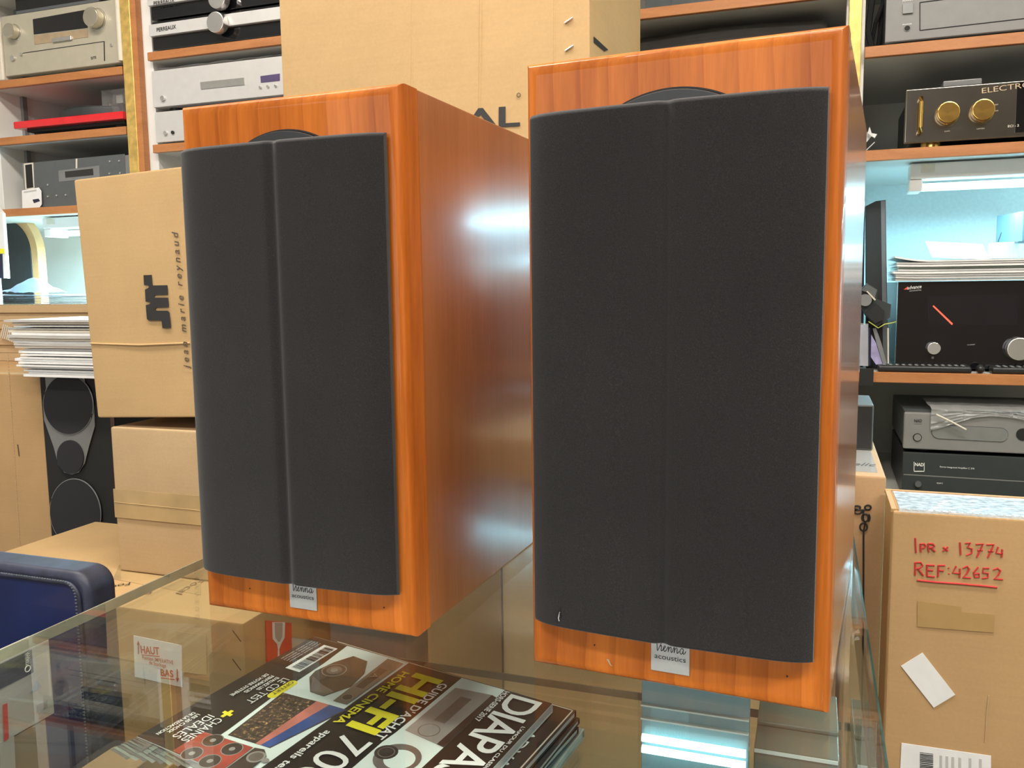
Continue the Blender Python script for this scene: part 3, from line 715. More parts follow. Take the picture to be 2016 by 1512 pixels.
obj('crease', MB().tube([a+Vector((0, .0012, 0)), (a+b)/2+Vector((0, .001, -.003)), b+Vector((0, .0012, 0))], .0018, 8), kraft, jb)
# carton below it
ux0, ux1 = SX(-.664), SX(-.664)+.36
ub, _ = carton('plain_carton', 'plain tan carton with a wide tape band, under the leaning carton', ux0, ux1, jY, jY+.24, SZ(-.1185), SZ(.066), kraft_p, taped=False)
za, zb = atY(228, 962, jY).z, atY(232, 1018, jY).z
obj('tape_band', MB().box(ux0-.0006, ux1, jY-.0022, jY-.0012, zb, za), tape2, ub)
obj('tape_band_edge', MB().tube([(ux0, jY-.0024, (za+zb)/2+.002), (ux1, jY-.0024, (za+zb)/2-.001)], .0006, 6), tape2, ub)
# wide flat carton under everything on the left
hb, _ = carton('taped_carton', 'wide flat cardboard carton with a red and white HAUT BAS sticker, seen through the glass', -1.30, SX(-.405), SY(.252), jY+.25, -.72, SZ(-.1195), kraft, taped=False)
zT = SZ(-.1193)
hb2 = hb
decal('top_tape', [atZ(u, v, zT) for u, v in ((235, 1112), (396, 1150), (396, 1172), (222, 1140))], tape2, hb, UPZ)
text('tape_print', 'Focal', atZ(257, 1146, zT+.0008), atZ(203, 1156, zT+.0008), .014, ink, hb, UPZ, shear=.3, lift=.0003)
text('tape_print', 'Focal', atZ(300, 1163, zT+.0008), atZ(236, 1174, zT+.0008), .014, ink_s, hb, UPZ, shear=.3, lift=.0003)
text('tape_print', 'Focal', atZ(392, 1140, zT+.0008), atZ(345, 1168, zT+.0008), .014, ink_s, hb, UPZ, shear=.3, lift=.0003)
hy = SY(.252)-.0018
c4 = lambda x, y, yy=hy: atY(x*.24604, 1140+y*.24604, yy)
st = decal('haut_bas_sticker', [c4(1070, 450), c4(1455, 530), c4(1460, 865), c4(1080, 780)], paper, hb, NF, .0006)
def ct(nm, s, a, b, h, bold=.0, mat=red_ink): text(nm, s, c4(*a, hy-.0008), c4(*b, hy-.0008), h, mat, st, NF, bold=bold, lift=.0003)
ct('sticker_text', 'HAUT', (1130, 592), (1278, 606), .0117, .08); ct('sticker_text', 'BAS', (1288, 772), (1390, 785), .0105, .08)
ct('sticker_text', 'Position IMPERATIVE', (1140, 640), (1388, 682), .0059, .03); ct('sticker_text', 'de Stockage', (1195, 680), (1330, 708), .0059, .03)
for pts in ([(1133, 602), (1278, 616), (1278, 622), (1133, 608)], [(1288, 788), (1398, 801), (1398, 807), (1288, 794)],
            [(1103, 520), (1110, 520), (1112, 600), (1105, 600)], [(1096, 525), (1107, 492), (1118, 527)],
            [(1414, 720), (1422, 720), (1424, 800), (1416, 800)], [(1407, 790), (1420, 826), (1432, 792)]):
    decal('sticker_mark', [c4(x, y, hy-.0012) for x, y in pts], red_ink, st, NF, .0003)
# fragile glass label on the side of the same carton
sx = SX(-.405)+.0015
sp = lambda x, y, o=0.: atX(400+x*.24604, 1140+y*.24604, sx+o)
fl = decal('fragile_label', [sp(498, 330), sp(706, 352), sp(710, 620), sp(508, 705)], redm2, hb, (1, 0, 0), .0006)
decal('glass_symbol', [sp(x, y, .0008) for x, y in ((552, 345), (655, 345), (650, 470), (625, 515), (608, 560), (610, 620), (655, 625), (570, 660), (596, 620), (598, 560), (590, 520), (556, 480))], paper, fl, (1, 0, 0), .0003)
decal('glass_symbol', [sp(x, y, .0012) for x, y in ((572, 350), (636, 350), (632, 460), (615, 500), (600, 500), (576, 465))], boxwhite, fl, (1, 0, 0), .0002)
for dy_ in (0, 230):
    obj('box_slit', MB().poly([sp(235, 405+dy_, .0006), sp(305, 500+dy_, .0006), sp(298, 502+dy_, .0006), sp(232, 415+dy_, .0006)], (.0004, 0, 0)), ink_s, hb)
# clear patches of tape on its front
decal('clear_tape_patch', [c4(1405, 415), c4(1650, 450), c4(1655, 765), c4(1460, 745)], tape2, hb, NF, .0004)

# small carton wrapped in plastic, low between case and chair
wb, _ = carton('wrapped_carton', 'small printed carton in glossy clear wrap at the near left, under the magazines', -.4175, -.345, -.14, .083, -.45, -.167, kraft, taped=False)
cr = crumple(5, .0022, 60)
obj('clear_wrap', MB().grid(lambda a, b: (-.4185+a*.0745, -.14+b*.224, -.1645+cr(a*.09, b*.2)), 20, 30, .0002), clearbox, wb)
for k in range(3):
    text('printed_lines', 'MADE IN FRANCE  LOT 24 - 06', (-.408+.008*k, .03-.022*k, -.1664), (-.352, .046-.022*k, -.1664), .004, ink_s, wb, UPZ, lift=.0002)

# boxes standing on the left beside the case
yx = -.42
yb = thing('equipment_carton', 'grey-white carton with a navy top band, far left under the glass edge', 'box', (yx-.011, -.13, -.1105))
zt_, zb_ = -.0465, -.1105
obj('carton_body', MB().box(yx-.022, yx, -.30, .0255, zb_, zt_, .0015, 2), boxwhite, yb)
zn = -.0675
obj('navy_band', MB().box(yx+.0001, yx+.0006, -.30, .008, zn, zt_-.002), navy, yb)
xx = yx+.0009
# lettering runs up the band
pa = Vector((xx, .0035, -.0420)); 
text('printed_name', 'YAMAHA', (xx, .0050, -.0590), (xx, .0050, -.0485), .0042, white_ink, yb, (1, 0, 0), bold=.06, up=(0, -1, 0))
obj('printed_emblem', MB().ring((xx, .0028, -.0620), (1, 0, 0), .0024, .0004, 24, 6), white_ink, yb)
decal('blurred_picture', [atX(u, v, xx) for u, v in ((60, 1362), (72, 1340), (82, 1352), (62, 1364))], grime, yb, (1, 0, 0), .0003)
decal('printed_box', [atX(u, v, xx) for u, v in ((72, 1389), (93, 1378), (93, 1392), (73, 1403))], greyl, yb, (1, 0, 0), .0003)
decal('red_stripe', [atX(u, v, xx) for u, v in ((5, 1388), (14, 1384), (17, 1454), (8, 1460))], red_ink, yb, (1, 0, 0), .0003)
tb = thing('brown_carton', 'brown carton with a pale label under the navy-banded carton', 'box', (-.55, -.10, -.45))
obj('carton_body', MB().box(-.66, yx-.001, -.30, .018, -.45, -.1112, .002, 2), tanbox, tb)
decal('pale_label', [atX(u, v, yx) for u, v in ((0, 1462), (27, 1449), (30, 1512), (0, 1530))], boxwhite, tb, (1, 0, 0), .0004)
single('storage_plinth', MB().box(-.95, -.36, -.34, .088, FZ, -.4605, .004, 2), black_matt, 'low black plinth carrying the cartons beside the case', 'plinth')
single('storage_plinth', MB().box(-1.32, SX(-.405)+.01, SY(.252)-.01, jY+.26, FZ, -.7205, .004, 2), black_matt, 'low black plinth under the flat taped carton', 'plinth')

# right-hand cartons
rY = .60
bx0 = atY(1754, 1100, rY).x
r2 = thing('open_carton', 'open brown carton with red handwriting and bubble wrap showing at its top, lower right', 'box', (bx0+.23, rY+.2, FZ))
obj('carton_body', MB().box(bx0, bx0+.50, rY, rY+.112, FZ, -.0355, .004, 2), kraft_d, r2)
fz = atY(1757, 965, .704).z; wz = atY(1762, 980, .68).z
mb = MB(); mb.box(bx0-.001, bx0+.50, rY+.104, rY+.110, -.0350, fz, .001, 1); mb.box(bx0-.001, bx0+.006, rY+.004, rY+.1038, -.0350, fz-.003, .001, 1)
obj('flap', mb, kraft_d, r2)
cr2 = crumple(9, .0016, 70)
mb = MB(); mb.grid(lambda a, b: (bx0+.007+a*.49, rY+.002+.098*(max(0, b-.4)/.6)+cr2(a*.5, b*.05)*.6, (-.0345+(wz+.0345)*min(1, b*2.5)) + cr2(a*.6, b*.06)*(.9)), 80, 12, .0004)
obj('bubble_wrap', mb, foam, r2)
obj('foam_sheet', MB().box(bx0+.008, bx0+.49, rY+.006, rY+.100, -.0352, wz-.0035, .001, 2), flat('bubble_sheet', (.50, .56, .62), .22, coat=.6, var=.35, sc_=110, bmp=.8), r2)
mb = MB()
for k in range(60): mb.cyl((bx0+.012+k*.008, rY-.0006, -.0318), (0, 1, 0), .0014, .0012, 8)
obj('bubble_row', mb, foam, r2)
def rp(x, y, yy=rY-.0006): return atY(1640+x*.33874, 1000+y*.33874, yy)
hw = obj('marker_line', MB().tube([rp(488, 420), rp(600, 432), rp(720, 440), rp(860, 452), rp(955, 462)], .0011, 8, flatn=(0, 1, 0)), red_ink, r2)
def stroke_text(strs, mat, parent, rad):
    mb = MB()
    for s_ in strs: mb.tube([rp(*p) for p in s_], rad, 6, flatn=(0, 1, 0))
    return obj('handwriting', mb, mat, parent)
HW = [[(478, 175), (482, 260)], [(508, 208), (510, 256)], [(506, 210), (530, 208), (540, 220), (530, 232), (510, 236)],
      [(552, 208), (556, 256)], [(552, 208), (580, 208), (590, 220), (578, 230), (556, 232)], [(570, 232), (594, 254)],
      [(640, 228), (668, 250)], [(668, 226), (640, 252)], [(738, 200), (742, 272)],
      [(768, 206), (800, 202), (782, 230), (808, 236), (806, 262), (776, 276)],
      [(830, 212), (874, 208), (852, 250), (836, 286)], [(840, 246), (870, 246)],
      [(892, 214), (936, 212), (916, 252), (900, 288)], [(902, 250), (932, 252)],
      [(960, 226), (948, 262), (988, 266)], [(984, 240), (980, 286)],
      [(478, 318), (476, 392)], [(474, 318), (510, 316), (522, 334), (504, 350), (480, 354)], [(496, 356), (526, 394)],
      [(546, 330), (546, 396)], [(546, 332), (590, 334)], [(546, 360), (582, 364)], [(546, 396), (592, 400)],
      [(612, 334), (610, 400)], [(612, 334), (652, 334)], [(612, 362), (644, 366)], [(672, 346), (674, 350)], [(674, 380), (676, 384)],
      [(716, 338), (696, 376), (742, 382)], [(738, 352), (736, 404)],
      [(756, 350), (780, 338), (792, 354), (776, 384), (754, 404), (802, 406)],
      [(844, 344), (818, 374), (824, 402), (850, 402), (850, 380), (824, 384)],
      [(908, 350), (874, 350), (870, 376), (902, 380), (900, 404), (868, 410)],
      [(932, 360), (956, 350), (974, 364), (960, 390), (936, 412), (988, 416)]]
stroke_text(HW, red_ink, r2, .0010)
decal('small_sticker', [rp(520, 840), rp(710, 1085), rp(585, 1160), rp(395, 918)], paper, r2, NF, .0005)
decal('shipping_label', [rp(398, 1365), rp(918, 1440), rp(918, 1560), rp(388, 1560)], paper, r2, NF, .0005)
mb = MB(); rb = random.Random(8)
y_ = 1420
while y_ < 1540:
    hh = rb.choice((3, 5, 8)); a = [rp(505, y_, rY-.0014), rp(582, y_+10, rY-.0014), rp(582, y_+10+hh, rY-.0014), rp(505, y_+hh, rY-.0014)]
    mb.poly(a, (0, -.0002, 0)); y_ += hh+rb.choice((4, 6))
obj('label_barcode', mb, ink, r2)
for k, xk in enumerate((620, 655, 690, 730, 790, 850)):
    decal('label_print', [rp(xk, 1438+k*4, rY-.0014), rp(xk+14, 1440+k*4, rY-.0014), rp(xk+14, 1540, rY-.0014), rp(xk, 1540, rY-.0014)], paper2, r2, NF, .0002)
decal('tape_patch', [rp(490, 540), rp(745, 575), rp(748, 605), rp(938, 620), rp(935, 725), rp(490, 690)], tape, r2, NF, .0003)
obj('scuff', MB().tube([rp(905, 1090), rp(893, 1200), rp(884, 1360)], .0006, 6), kraft_p, r2)

oY = .72
r1 = thing('string_print_carton', 'narrow brown carton with a printed black knot ornament, right of the case', 'box', (.20, oY+.15, FZ))
obj('carton_body', MB().box(.183, .2545, oY, 1.12, FZ, -.0200, .004, 2), kraft_r, r1)
obj('top_tape', MB().box(.19, .245, oY+.02, 1.10, -.0198, -.0194), clearp, r1)
def op(x, y): return atY(1640+x*.2116, 740+y*.2116, oY-.0008)
def loop(cx, cy, rx, ry, a0=0, a1=360, n=20): return [op(cx+rx*math.cos(R(a0+(a1-a0)*k/n)), cy+ry*math.sin(R(a0+(a1-a0)*k/n))) for k in range(n+1)]
mb = MB()
for lp in (loop(325, 1225, 28, 22), loop(225, 1225, 30, 16, 90, 400), loop(232, 1262, 36, 20, 0, 270), loop(300, 1320, 30, 34), loop(330, 1320, 12, 30, -90, 120),
           loop(285, 1405, 34, 36), [op(200, 1250), op(345, 1245)], [op(285, 1250), op(280, 1330), op(300, 1370), op(285, 1440), op(284, 1512)],
           [op(284, 1500), op(282, 2300), op(255, 3700)]):
    mb.tube(lp, .0011, 6, flatn=(0, 1, 0))
obj('knot_ornament', mb, ink, r1)
text('top_print', 'delic', Vector((.203, oY+.06, -.0197)), Vector((.243, oY+.06, -.0197)), .02, ink_s, r1, UPZ, shear=.3, lift=.0006)
bs = thing('black_bookshelf_box', 'small black speaker standing on the narrow carton, just right of the right speaker', 'speaker', (.232, .92, -.0192))
xa = atY(1719, 850, .90).x
obj('cabinet', MB().box(xa-.055, xa, .90, 1.02, -.0192, atY(1705, 797, .90).z, .002, 2), greym, bs)
obj('front_baffle', MB().box(xa-.053, xa-.002, .8985, .8999, -.017, atY(1705, 797, .90).z-.002, .0006, 1), black, bs)

# ------------------------------------------------------------------ equipment on the shelves
def mpp(p): return (Vector(p)-CAM).dot(AX_F)/FPX      # metres per photo pixel at that depth
def dev(name, label, cat, x0, x1, z0, z1, face, body, y=YS+.008, depth=.30, ft=.010, bev=.0015, feet=True, group=None, foot_h=.006):
    t = thing(name, label, cat, ((x0+x1)/2, y+depth/2, z0-(foot_h if feet else 0)), group)
    obj('casing', MB().box(x0+.003, x1-.003, y+ft+.0001, y+depth, z0+.001, z1-.001, .002, 2), body, t)
    fp = obj('front_panel', MB().box(x0, x1, y, y+ft, z0, z1, bev, 2), face, t)
    if feet:
        for xx in (x0+.04, x1-.04):
            for yy in (y+.04, y+depth-.04):
                obj('foot', MB().cyl((xx, yy, z0-foot_h/2+.0005), (0, 0, 1), .016, foot_h+.001, 20), black, t)
    t['yf'] = y; return t, fp
def knob(t, u, v, rpx, mat, ln=.018, name='knob', ring_mat=None, y=None):
    y = t['yf'] if y is None else y
    c = atY(u, v, y); r = rpx*mpp(c)
    k = obj(name, MB().cyl((c.x, y-ln/2-.0001, c.z), (0, 1, 0), r, ln, 48, bev=min(r, ln)*.12), mat, t)
    if ring_mat: obj('index_ring', MB().ring((c.x, y-.0008, c.z), (0, 1, 0), r*1.12, .0008, 48, 6), ring_mat, k)
    return k
def pan(t, name, pts, mat, th=.0008, y=None, parent=None):
    y = t['yf'] if y is None else y
    return decal(name, [atY(u, v, y-.0001) for u, v in pts], mat, parent or t, NF, th)
def ptx(t, s, a, b, h, mat, y=None, bold=0., shear=0., nm='lettering', parent=None):
    y = t['yf'] if y is None else y
    return text(nm, s, atY(*a, y-.0002), atY(*b, y-.0002), h, mat, parent or t, NF, bold=bold, shear=shear, lift=.0009)

# --- left bay, top shelf: champagne receiver
xa = atY(6, 90, YS+.008).x
rc, _ = dev('receiver', 'champagne silver receiver with two big round knobs, top left shelf', 'receiver', xa, LB1-.006, .838, 1.000, champ, champ, depth=.36, foot_h=.012, bev=.003)
knob(rc, 29, 64, 14, champ_k, .022, ring_mat=silver_d); knob(rc, 192, 38, 18.5, champ_k, .026, ring_mat=silver_d)
knob(rc, 27, 115, 5, silver_d, .006, 'button'); knob(rc, 43, 107, 3, silver_d, .004, 'button'); knob(rc, 220, 89, 2.6, silver_d, .003, 'button')
pan(rc, 'display_window', [(65, 38), (171, 19), (173, 55), (67, 68)], gloss_black, .001)
pan(rc, 'control_strip', [(67, 70), (173, 57), (174, 73), (68, 88)], champ2, .001)
obj('menu_bar', MB().box(atY(100, 78, YS).x, atY(138, 74, YS).x, YS+.002, YS+.0079, atY(120, 80, YS).z, atY(120, 72, YS).z, .001, 1), silver_d, rc)
for pts in ([(45, 104), (204, 81), (204, 82.5), (45, 105.5)], [(204, 81), (206, 81), (207, 120), (205, 120)]):
    pan(rc, 'flap_groove', pts, black_matt, .0003)
ptx(rc, 'DTS', (180, 117), (190, 115), .006, ink, bold=.05)
for u in (237, 250):
    a = atY(u, 60, YS+.004)
    obj('side_pillar', MB().cyl((a.x, YS+.003, .919), (0, 0, 1), .0085 if u < 240 else .006, .160, 20), cream, rc)
# dark turntable on top of it
tt0 = thing('dark_component', 'dark component resting on top of the champagne receiver', 'equipment', (-1.78, 1.56, 1.0002))
obj('casing', MB().box(atY(30, 15, 1.42).x, -1.66, 1.42, 1.70, 1.0002, 1.05, .004, 2), black, tt0)
obj('front_strip', MB().box(atY(32, 15, 1.42).x, -1.665, 1.4185, 1.4199, 1.004, 1.012), greym, tt0)
single('white_case', MB().box(-2.0585, xa-.002, 1.402, 1.62, .8262, .990, .006, 3), cream, 'tall white rounded case at the very left edge beside the champagne receiver', 'case')

# --- left bay, second shelf: red turntable
zt2 = .6712
rt_ = thing('turntable', 'bright red turntable with a dark grey platter on the second left shelf', 'turntable', (-1.78, 1.57, zt2), )
pz0, pz1 = .692, .712
x0 = atY(25, 250, YS+.0).x
obj('plinth', MB().box(x0, LB1-.008, YS+.002, YS+.34, pz0, pz1, .003, 2), redm, rt_)
for xx in (x0+.05, -1.64):
    for yy in (YS+.05, YS+.29): obj('foot', MB().cyl((xx, yy, (zt2+pz0)/2), (0, 0, 1), .018, pz0-zt2+.001, 24), black_matt, rt_)
obj('underside', MB().box(x0+.03, LB1-.02, YS+.02, YS+.32, pz0-.008, pz0-.0001), black_matt, rt_)
pc = Vector((-1.765, YS+.165, 0))
obj('platter', MB().cyl((pc.x, pc.y, pz1+.014), (0, 0, 1), .148, .022, 72, bev=.003), nadd, rt_)
obj('record_mat', MB().cyl((pc.x, pc.y, pz1+.0265), (0, 0, 1), .145, .003, 72), rubber, rt_)
obj('spindle', MB().cyl((pc.x, pc.y, pz1+.034), (0, 0, 1), .0035, .012, 12), silver_d, rt_)
obj('tonearm', MB().tube([(-1.63, YS+.27, pz1+.05), (-1.66, YS+.16, pz1+.045), (-1.70, YS+.07, pz1+.036)], .004, 10), silver_d, rt_)
obj('arm_base', MB().cyl((-1.63, YS+.27, pz1+.027), (0, 0, 1), .02, .05, 24), black, rt_)
obj('counterweight', MB().cyl((-1.628, YS+.295, pz1+.05), (.02, 1, 0), .012, .025, 24), silver_d, rt_)
u0, u1 = atY(199, 180, YS+.05), atY(256, 222, YS+.05)
cb = thing('clear_box', 'small clear plastic box with a silver cartridge, on the red turntable', 'box', ((u0.x+u1.x)/2, YS+.07, pz1))
bx = MB()
bx.box(u0.x, u1.x, YS+.05, YS+.052, pz1+.001, u0.z); bx.box(u0.x, u1.x, YS+.09, YS+.092, pz1+.001, u0.z)
bx.box(u0.x, u0.x+.002, YS+.0521, YS+.0899, pz1+.001, u0.z); bx.box(u1.x-.002, u1.x, YS+.0521, YS+.0899, pz1+.001, u0.z)
bx.box(u0.x, u1.x, YS+.0500, YS+.092, u0.z+.0001, u0.z+.002)
obj('lid', bx, clearbox, cb)
c = atY(240, 196, YS+.07)
obj('cartridge', MB().box(c.x-.012, c.x+.012, YS+.06, YS+.08, c.z-.012, c.z+.012, .003, 2), silver_d, cb)
obj('cartridge_body', MB().box(c.x-.009, c.x+.009, YS+.062, YS+.078, pz1+.001, c.z-.0121, .002, 1), black, cb)

# --- left bay, third shelf: grey player
x0 = atY(46, 360, YS+.02).x
gp, _ = dev('disc_player', 'grey-blue disc player with small display behind a white card, third left shelf', 'player', x0, LB1-.008, .484, .600, greyl, greym, y=YS+.02, depth=.30, foot_h=.011)
pan(gp, 'side_trim', [(47, 322), (66, 320), (69, 371), (50, 373)], cream, .0005)
pan(gp, 'side_trim_inset', [(50, 325), (63, 323), (66, 369), (53, 371)], black_matt, .0009)
pan(gp, 'dark_panel', [(66, 320), (246, 303), (248, 352), (250, 400), (70, 408)], greym, .0007)
pan(gp, 'tray_surround', [(116, 336), (196, 326), (197, 350), (117, 358)], greyl, .0016)
pan(gp, 'display_window', [(129, 338), (184, 332), (185, 345), (130, 350)], gloss_black, .0022)
pan(gp, 'light_slot', [(150, 313), (153, 312), (153, 331), (150, 332)], cream, .002)
for u, v in ((96, 364), (96, 387), (113, 385), (131, 384), (218, 318), (236, 317), (217, 342), (238, 341)): knob(gp, u, v, 1.8, silver_d, .004, 'button')
cdp = thing('price_card', 'white card with a small product picture leaning on the grey player', 'card', (atY(62, 412, YS).x, YS+.012, .4722))
a = [(43, 375), (76, 369), (81, 376), (82, 402), (78, 408), (44, 410)]
obj('card', MB().poly([atY(u, v, YS+.012) for u, v in a], (0, .0012, 0)), paper, cdp)
decal('printed_picture', [atY(u, v, YS+.0118) for u, v in ((64, 393), (76, 391), (79, 396), (67, 400))], navy, cdp, NF, .0003)
decal('printed_lines', [atY(u, v, YS+.0118) for u, v in ((47, 377), (72, 373), (72, 376), (47, 380))], paper2, cdp, NF, .0003)
single('price_tag', MB().poly([atY(u, v, YS+.010) for u, v in ((196, 351), (239, 346), (239, 356), (196, 357))], (0, .001, 0)), paper, 'small white tag stuck on the front of the grey player', 'tag')

# --- middle bay, silver-banded amplifiers
x0 = atY(301, 80, YS+.008).x; MX1 = x0+.43
def perreaux(label, z0, z1, zb0, zb1, tu, tv, ku, kv):
    t, fp = dev('amplifier', label, 'amplifier', x0, MX1, z0, z1, gloss_black, black, foot_h=.004, depth=.32, group='stacked black amplifiers with silver bands')
    obj('silver_band', MB().box(x0-.001, MX1+.001, YS-.004, YS+.0079, zb0, zb1, .002, 2), silver, t)
    ptx(t, 'PERREAUX', tu, tv, .0095, ink, y=YS-.004, bold=.03)
    k = knob(t, ku, kv, 20, silver_d, .022, y=YS-.004)
    return t
zA = atY(303, 97, YS).z
s1 = perreaux('black glass amplifier with a silver band and knob, lower of the stack', .8565, .928, .889, .919, (309, 63), (347, 56), 434, 48)
s2 = perreaux('black glass amplifier with a silver band, upper of the stack', .9325, 1.004, .965, .995, (303, 11), (344, 4), 437, 1)

# --- middle bay: two pale silver units
x0 = atY(300, 180, YS+.008).x
p2_, _ = dev('disc_player', 'pale silver disc player with a violet display, on another silver unit', 'player', x0, x0+.435, .7135, .806, silver, silver, depth=.30, foot_h=.010)
pan(p2_, 'disc_tray', [(395, 162), (481, 153), (482, 167), (396, 176)], silver_d, .002)
pan(p2_, 'display_window', [(513, 150), (551, 145), (551, 159), (514, 163)], violet, .001)
knob(p2_, 322, 194, 5, silver_d, .006, 'button')
for u in (513, 528, 543): knob(p2_, u, 172-(u-513)*.1, 2.5, silver_d, .004, 'button')
p3_, _ = dev('power_unit', 'pale silver unit with two small buttons, under the silver disc player', 'equipment', x0+.003, x0+.438, .623, .701, silver, silver, depth=.30, foot_h=.006)
knob(p3_, 327, 262, 4, silver_d, .005, 'button'); knob(p3_, 341, 261, 3.4, black, .004, 'button')
cr = crumple(21, .006, 40)
single('plastic_sheet', MB().grid(lambda a, b: (x0+.01+a*.41, YS+.02+b*.24, .8125+abs(cr(a*.41, b*.3))), 40, 16, .0003), bagp, 'crinkled clear plastic sheet lying on the pale silver disc player', 'plastic sheet')
cr = crumple(22, .008, 70)
single('plastic_bag', MB().grid(lambda a, b: (-1.46+a*.16, YS+.05+b*.12, .575-.10*abs(2*b-1)+cr(a*.3, b*.3)-.07*abs(2*a-1)**2), 20, 16, .0003), bagp, 'crumpled clear bag on the shelf under the pale silver units', 'bag')

# --- upper right of the middle bay
single('dark_carton', MB().box(atY(1271, 12, YS+.01).x, atY(1400, 10, YS+.01).x, YS+.01, YS+.3, .8135, .95, .002, 2).box(atY(1320, 12, YS+.01).x, atY(1321.5, 12, YS+.01).x, YS+.0085, YS+.0099, .8145, .949), flat('dark_teal_box', (.05, .062, .066), .5), 'dark grey component on the high shelf between the two speakers', 'equipment')
hood = thing('padded_case', 'long black rounded padded case under the high shelf above the right speaker', 'case', (-.05, YS+.18, .66))
mb = MB()
def hf(a, b):
    ang = b*2*math.pi; ra = .062*(1-.06*math.cos(a*6)); e = 1-.55*max(0, abs(2*a-1)-.94)/.06
    return (-.27+a*.45, YS+.12+ra*1.5*math.cos(ang)*e, .722+ra*math.sin(ang)*e)
mb.grid(hf, 40, 32)
obj('case_body', mb, flat('satin_black', (.030, .028, .027), .22, coat=.3), hood)
obj('case_zip', MB().tube([hf(a/30, .53) for a in range(31)], .0016, 6), greym, hood)
obj('case_stand', MB().box(-.25, .16, YS+.04, YS+.24, .6175, .662, .003, 2), black_matt, hood)

# --- right bay, top shelf: grey device with flap
x0 = atY(1743, 60, YS+.012).x
gd, _ = dev('cassette_deck', 'dark grey deck with a square button and a wide flap, top right shelf', 'equipment', x0, x0+.43, .6985, .835, nadg, greym, y=YS+.012, depth=.30, foot_h=.006)
sqb = [(1777, 9), (1797, 6), (1797, 26), (1777, 28)]
pan(gd, 'square_button', sqb, greyl, .004)
knob(gd, 1786, 56, 5, black_matt, .0012, 'socket', ring_mat=greyl)
fw = [(1811, 60), (1811, 5), (2100, -32), (2100, 27)]
for i in range(4):
    a, b = Vector(atY(*fw[i], gd['yf'])), Vector(atY(*fw[(i+1) % 4], gd['yf']))
    obj('flap_groove', MB().tube([a+Vector((0, -.0003, 0)), b+Vector((0, -.0003, 0))], .0009, 6), black_matt, gd)
ptx(gd, 'POWER', (1777, 4), (1797, 1), .003, white_ink); ptx(gd, 'PHONES', (1777, 50), (1795, 48), .002, white_ink)
single('hanging_cable', MB().tube([(.270, YS+.10, .90), (.254, YS+.09, .80), (.248, YS+.08, .74), (.260, YS+.09, .699)], .006, 8).tube([(.276, YS+.12, .80), (.264, YS+.12, .765), (.255, YS+.11, .71), (.250, YS+.13, .697)], .004, 8).tube([(.280, YS+.14, .84), (.275, YS+.14, .76), (.270, YS+.14, .699)], .004, 8), black_matt, 'black cables hanging beside the dark grey deck', 'cable')

# --- right bay, second shelf: mirror-black preamplifier
yE = YS+.004
x0 = atY(1781, 230, yE).x
el = thing('preamplifier', 'mirror-black preamplifier with gold knobs and gold handle on the second right shelf', 'preamplifier', (x0+.22, yE+.15, .4922))
el['yf'] = yE
ez0, ez1 = atY(1780, 283, yE).z, atY(1782, 176, yE).z
obj('casing', MB().box(x0+.012, x0+.42, yE+.0081, yE+.30, ez0+.004, ez1-.004, .002, 2), black, el)
obj('front_panel', MB().box(x0, x0+.44, yE, yE+.008, ez0, ez1, .003, 3), blackchrome, el)
obj('display_window', MB().box(atY(2001, 200, yE).x, x0+.30, yE-.0008, yE-.0001, ez0+.008, ez1-.004), gloss_black, el)
for u, v in ((1865, 224), (1933, 219)):
    k = knob(el, u, v, 20.5, goldm, .020)
    c = atY(u, v, yE-.0206)
    mb = MB()
    for j in range(12):
        mb.ring((c.x, yE-.0202, c.z), (0, 1, 0), .0022+j*.0017, .0002, 40, 4)
    obj('turned_grooves', mb, goldm, k)
a, b = atY(1812, 196, yE), atY(1810, 262, yE)
obj('handle', MB().tube([(a.x, yE, a.z-.002), (a.x, yE-.014, a.z), (a.x, yE-.020, a.z-.008), (a.x, yE-.020, b.z+.008), (a.x, yE-.014, b.z), (a.x, yE, b.z+.002)], .0042, 16), goldm, el)
ptx(el, 'ELECTRO', (1933, 184), (2030, 171), .0095, champ2); ptx(el, 'GAIN', (1859, 260), (1870, 259), .0022, cream, bold=.05)
ptx(el, 'LISTEN', (1923, 255), (1938, 254), .0022, cream, bold=.05); ptx(el, 'ECI - 2', (1984, 251), (2006, 249), .004, cream, bold=.04)
ptx(el, 'INPUT', (1957, 208), (1965, 207), .0022, cream); ptx(el, 'MON', (1957, 220), (1965, 219), .0022, cream)
for u in (1835, 2300):
    c = atY(u, 290, yE+.03)
    obj('gold_foot', MB().cyl((c.x, yE+.04, (.4922+ez0)/2+.002), (0, 0, 1), .020, ez0-.4922+.004, 32), goldm, el)
obj('rear_foot', MB().cyl((x0+.06, yE+.26, (.4922+ez0)/2+.002), (0, 0, 1), .018, ez0-.4922+.004, 24), goldm, el)
u0, u1 = atY(1857, 166, yE+.04), atY(1934, 145, yE+.04)
single('clear_sleeve', MB().box(u0.x, u1.x, yE+.04, yE+.16, ez1+.0005, ez1+.018, .002, 2), clearp, 'small clear plastic case lying on top of the mirror-black preamplifier', 'case')
pp = MB(); pp.poly([atY(u, v, YS+.10) for u, v in ((1701, 255), (1716, 268), (1706, 280), (1701, 284))], (0, .002, 0)); pp.poly([atY(u, v, YS+.09) for u, v in ((1712, 249), (1716, 262), (1727, 264), (1722, 272), (1708, 262))], (0, .002, 0))
pp.tube([atY(1703, 298, YS+.10), atY(1722, 280, YS+.10)], .001, 6)
single('paper_scrap', pp, paper, 'crumpled white paper scraps beside the mirror-black preamplifier', 'paper')

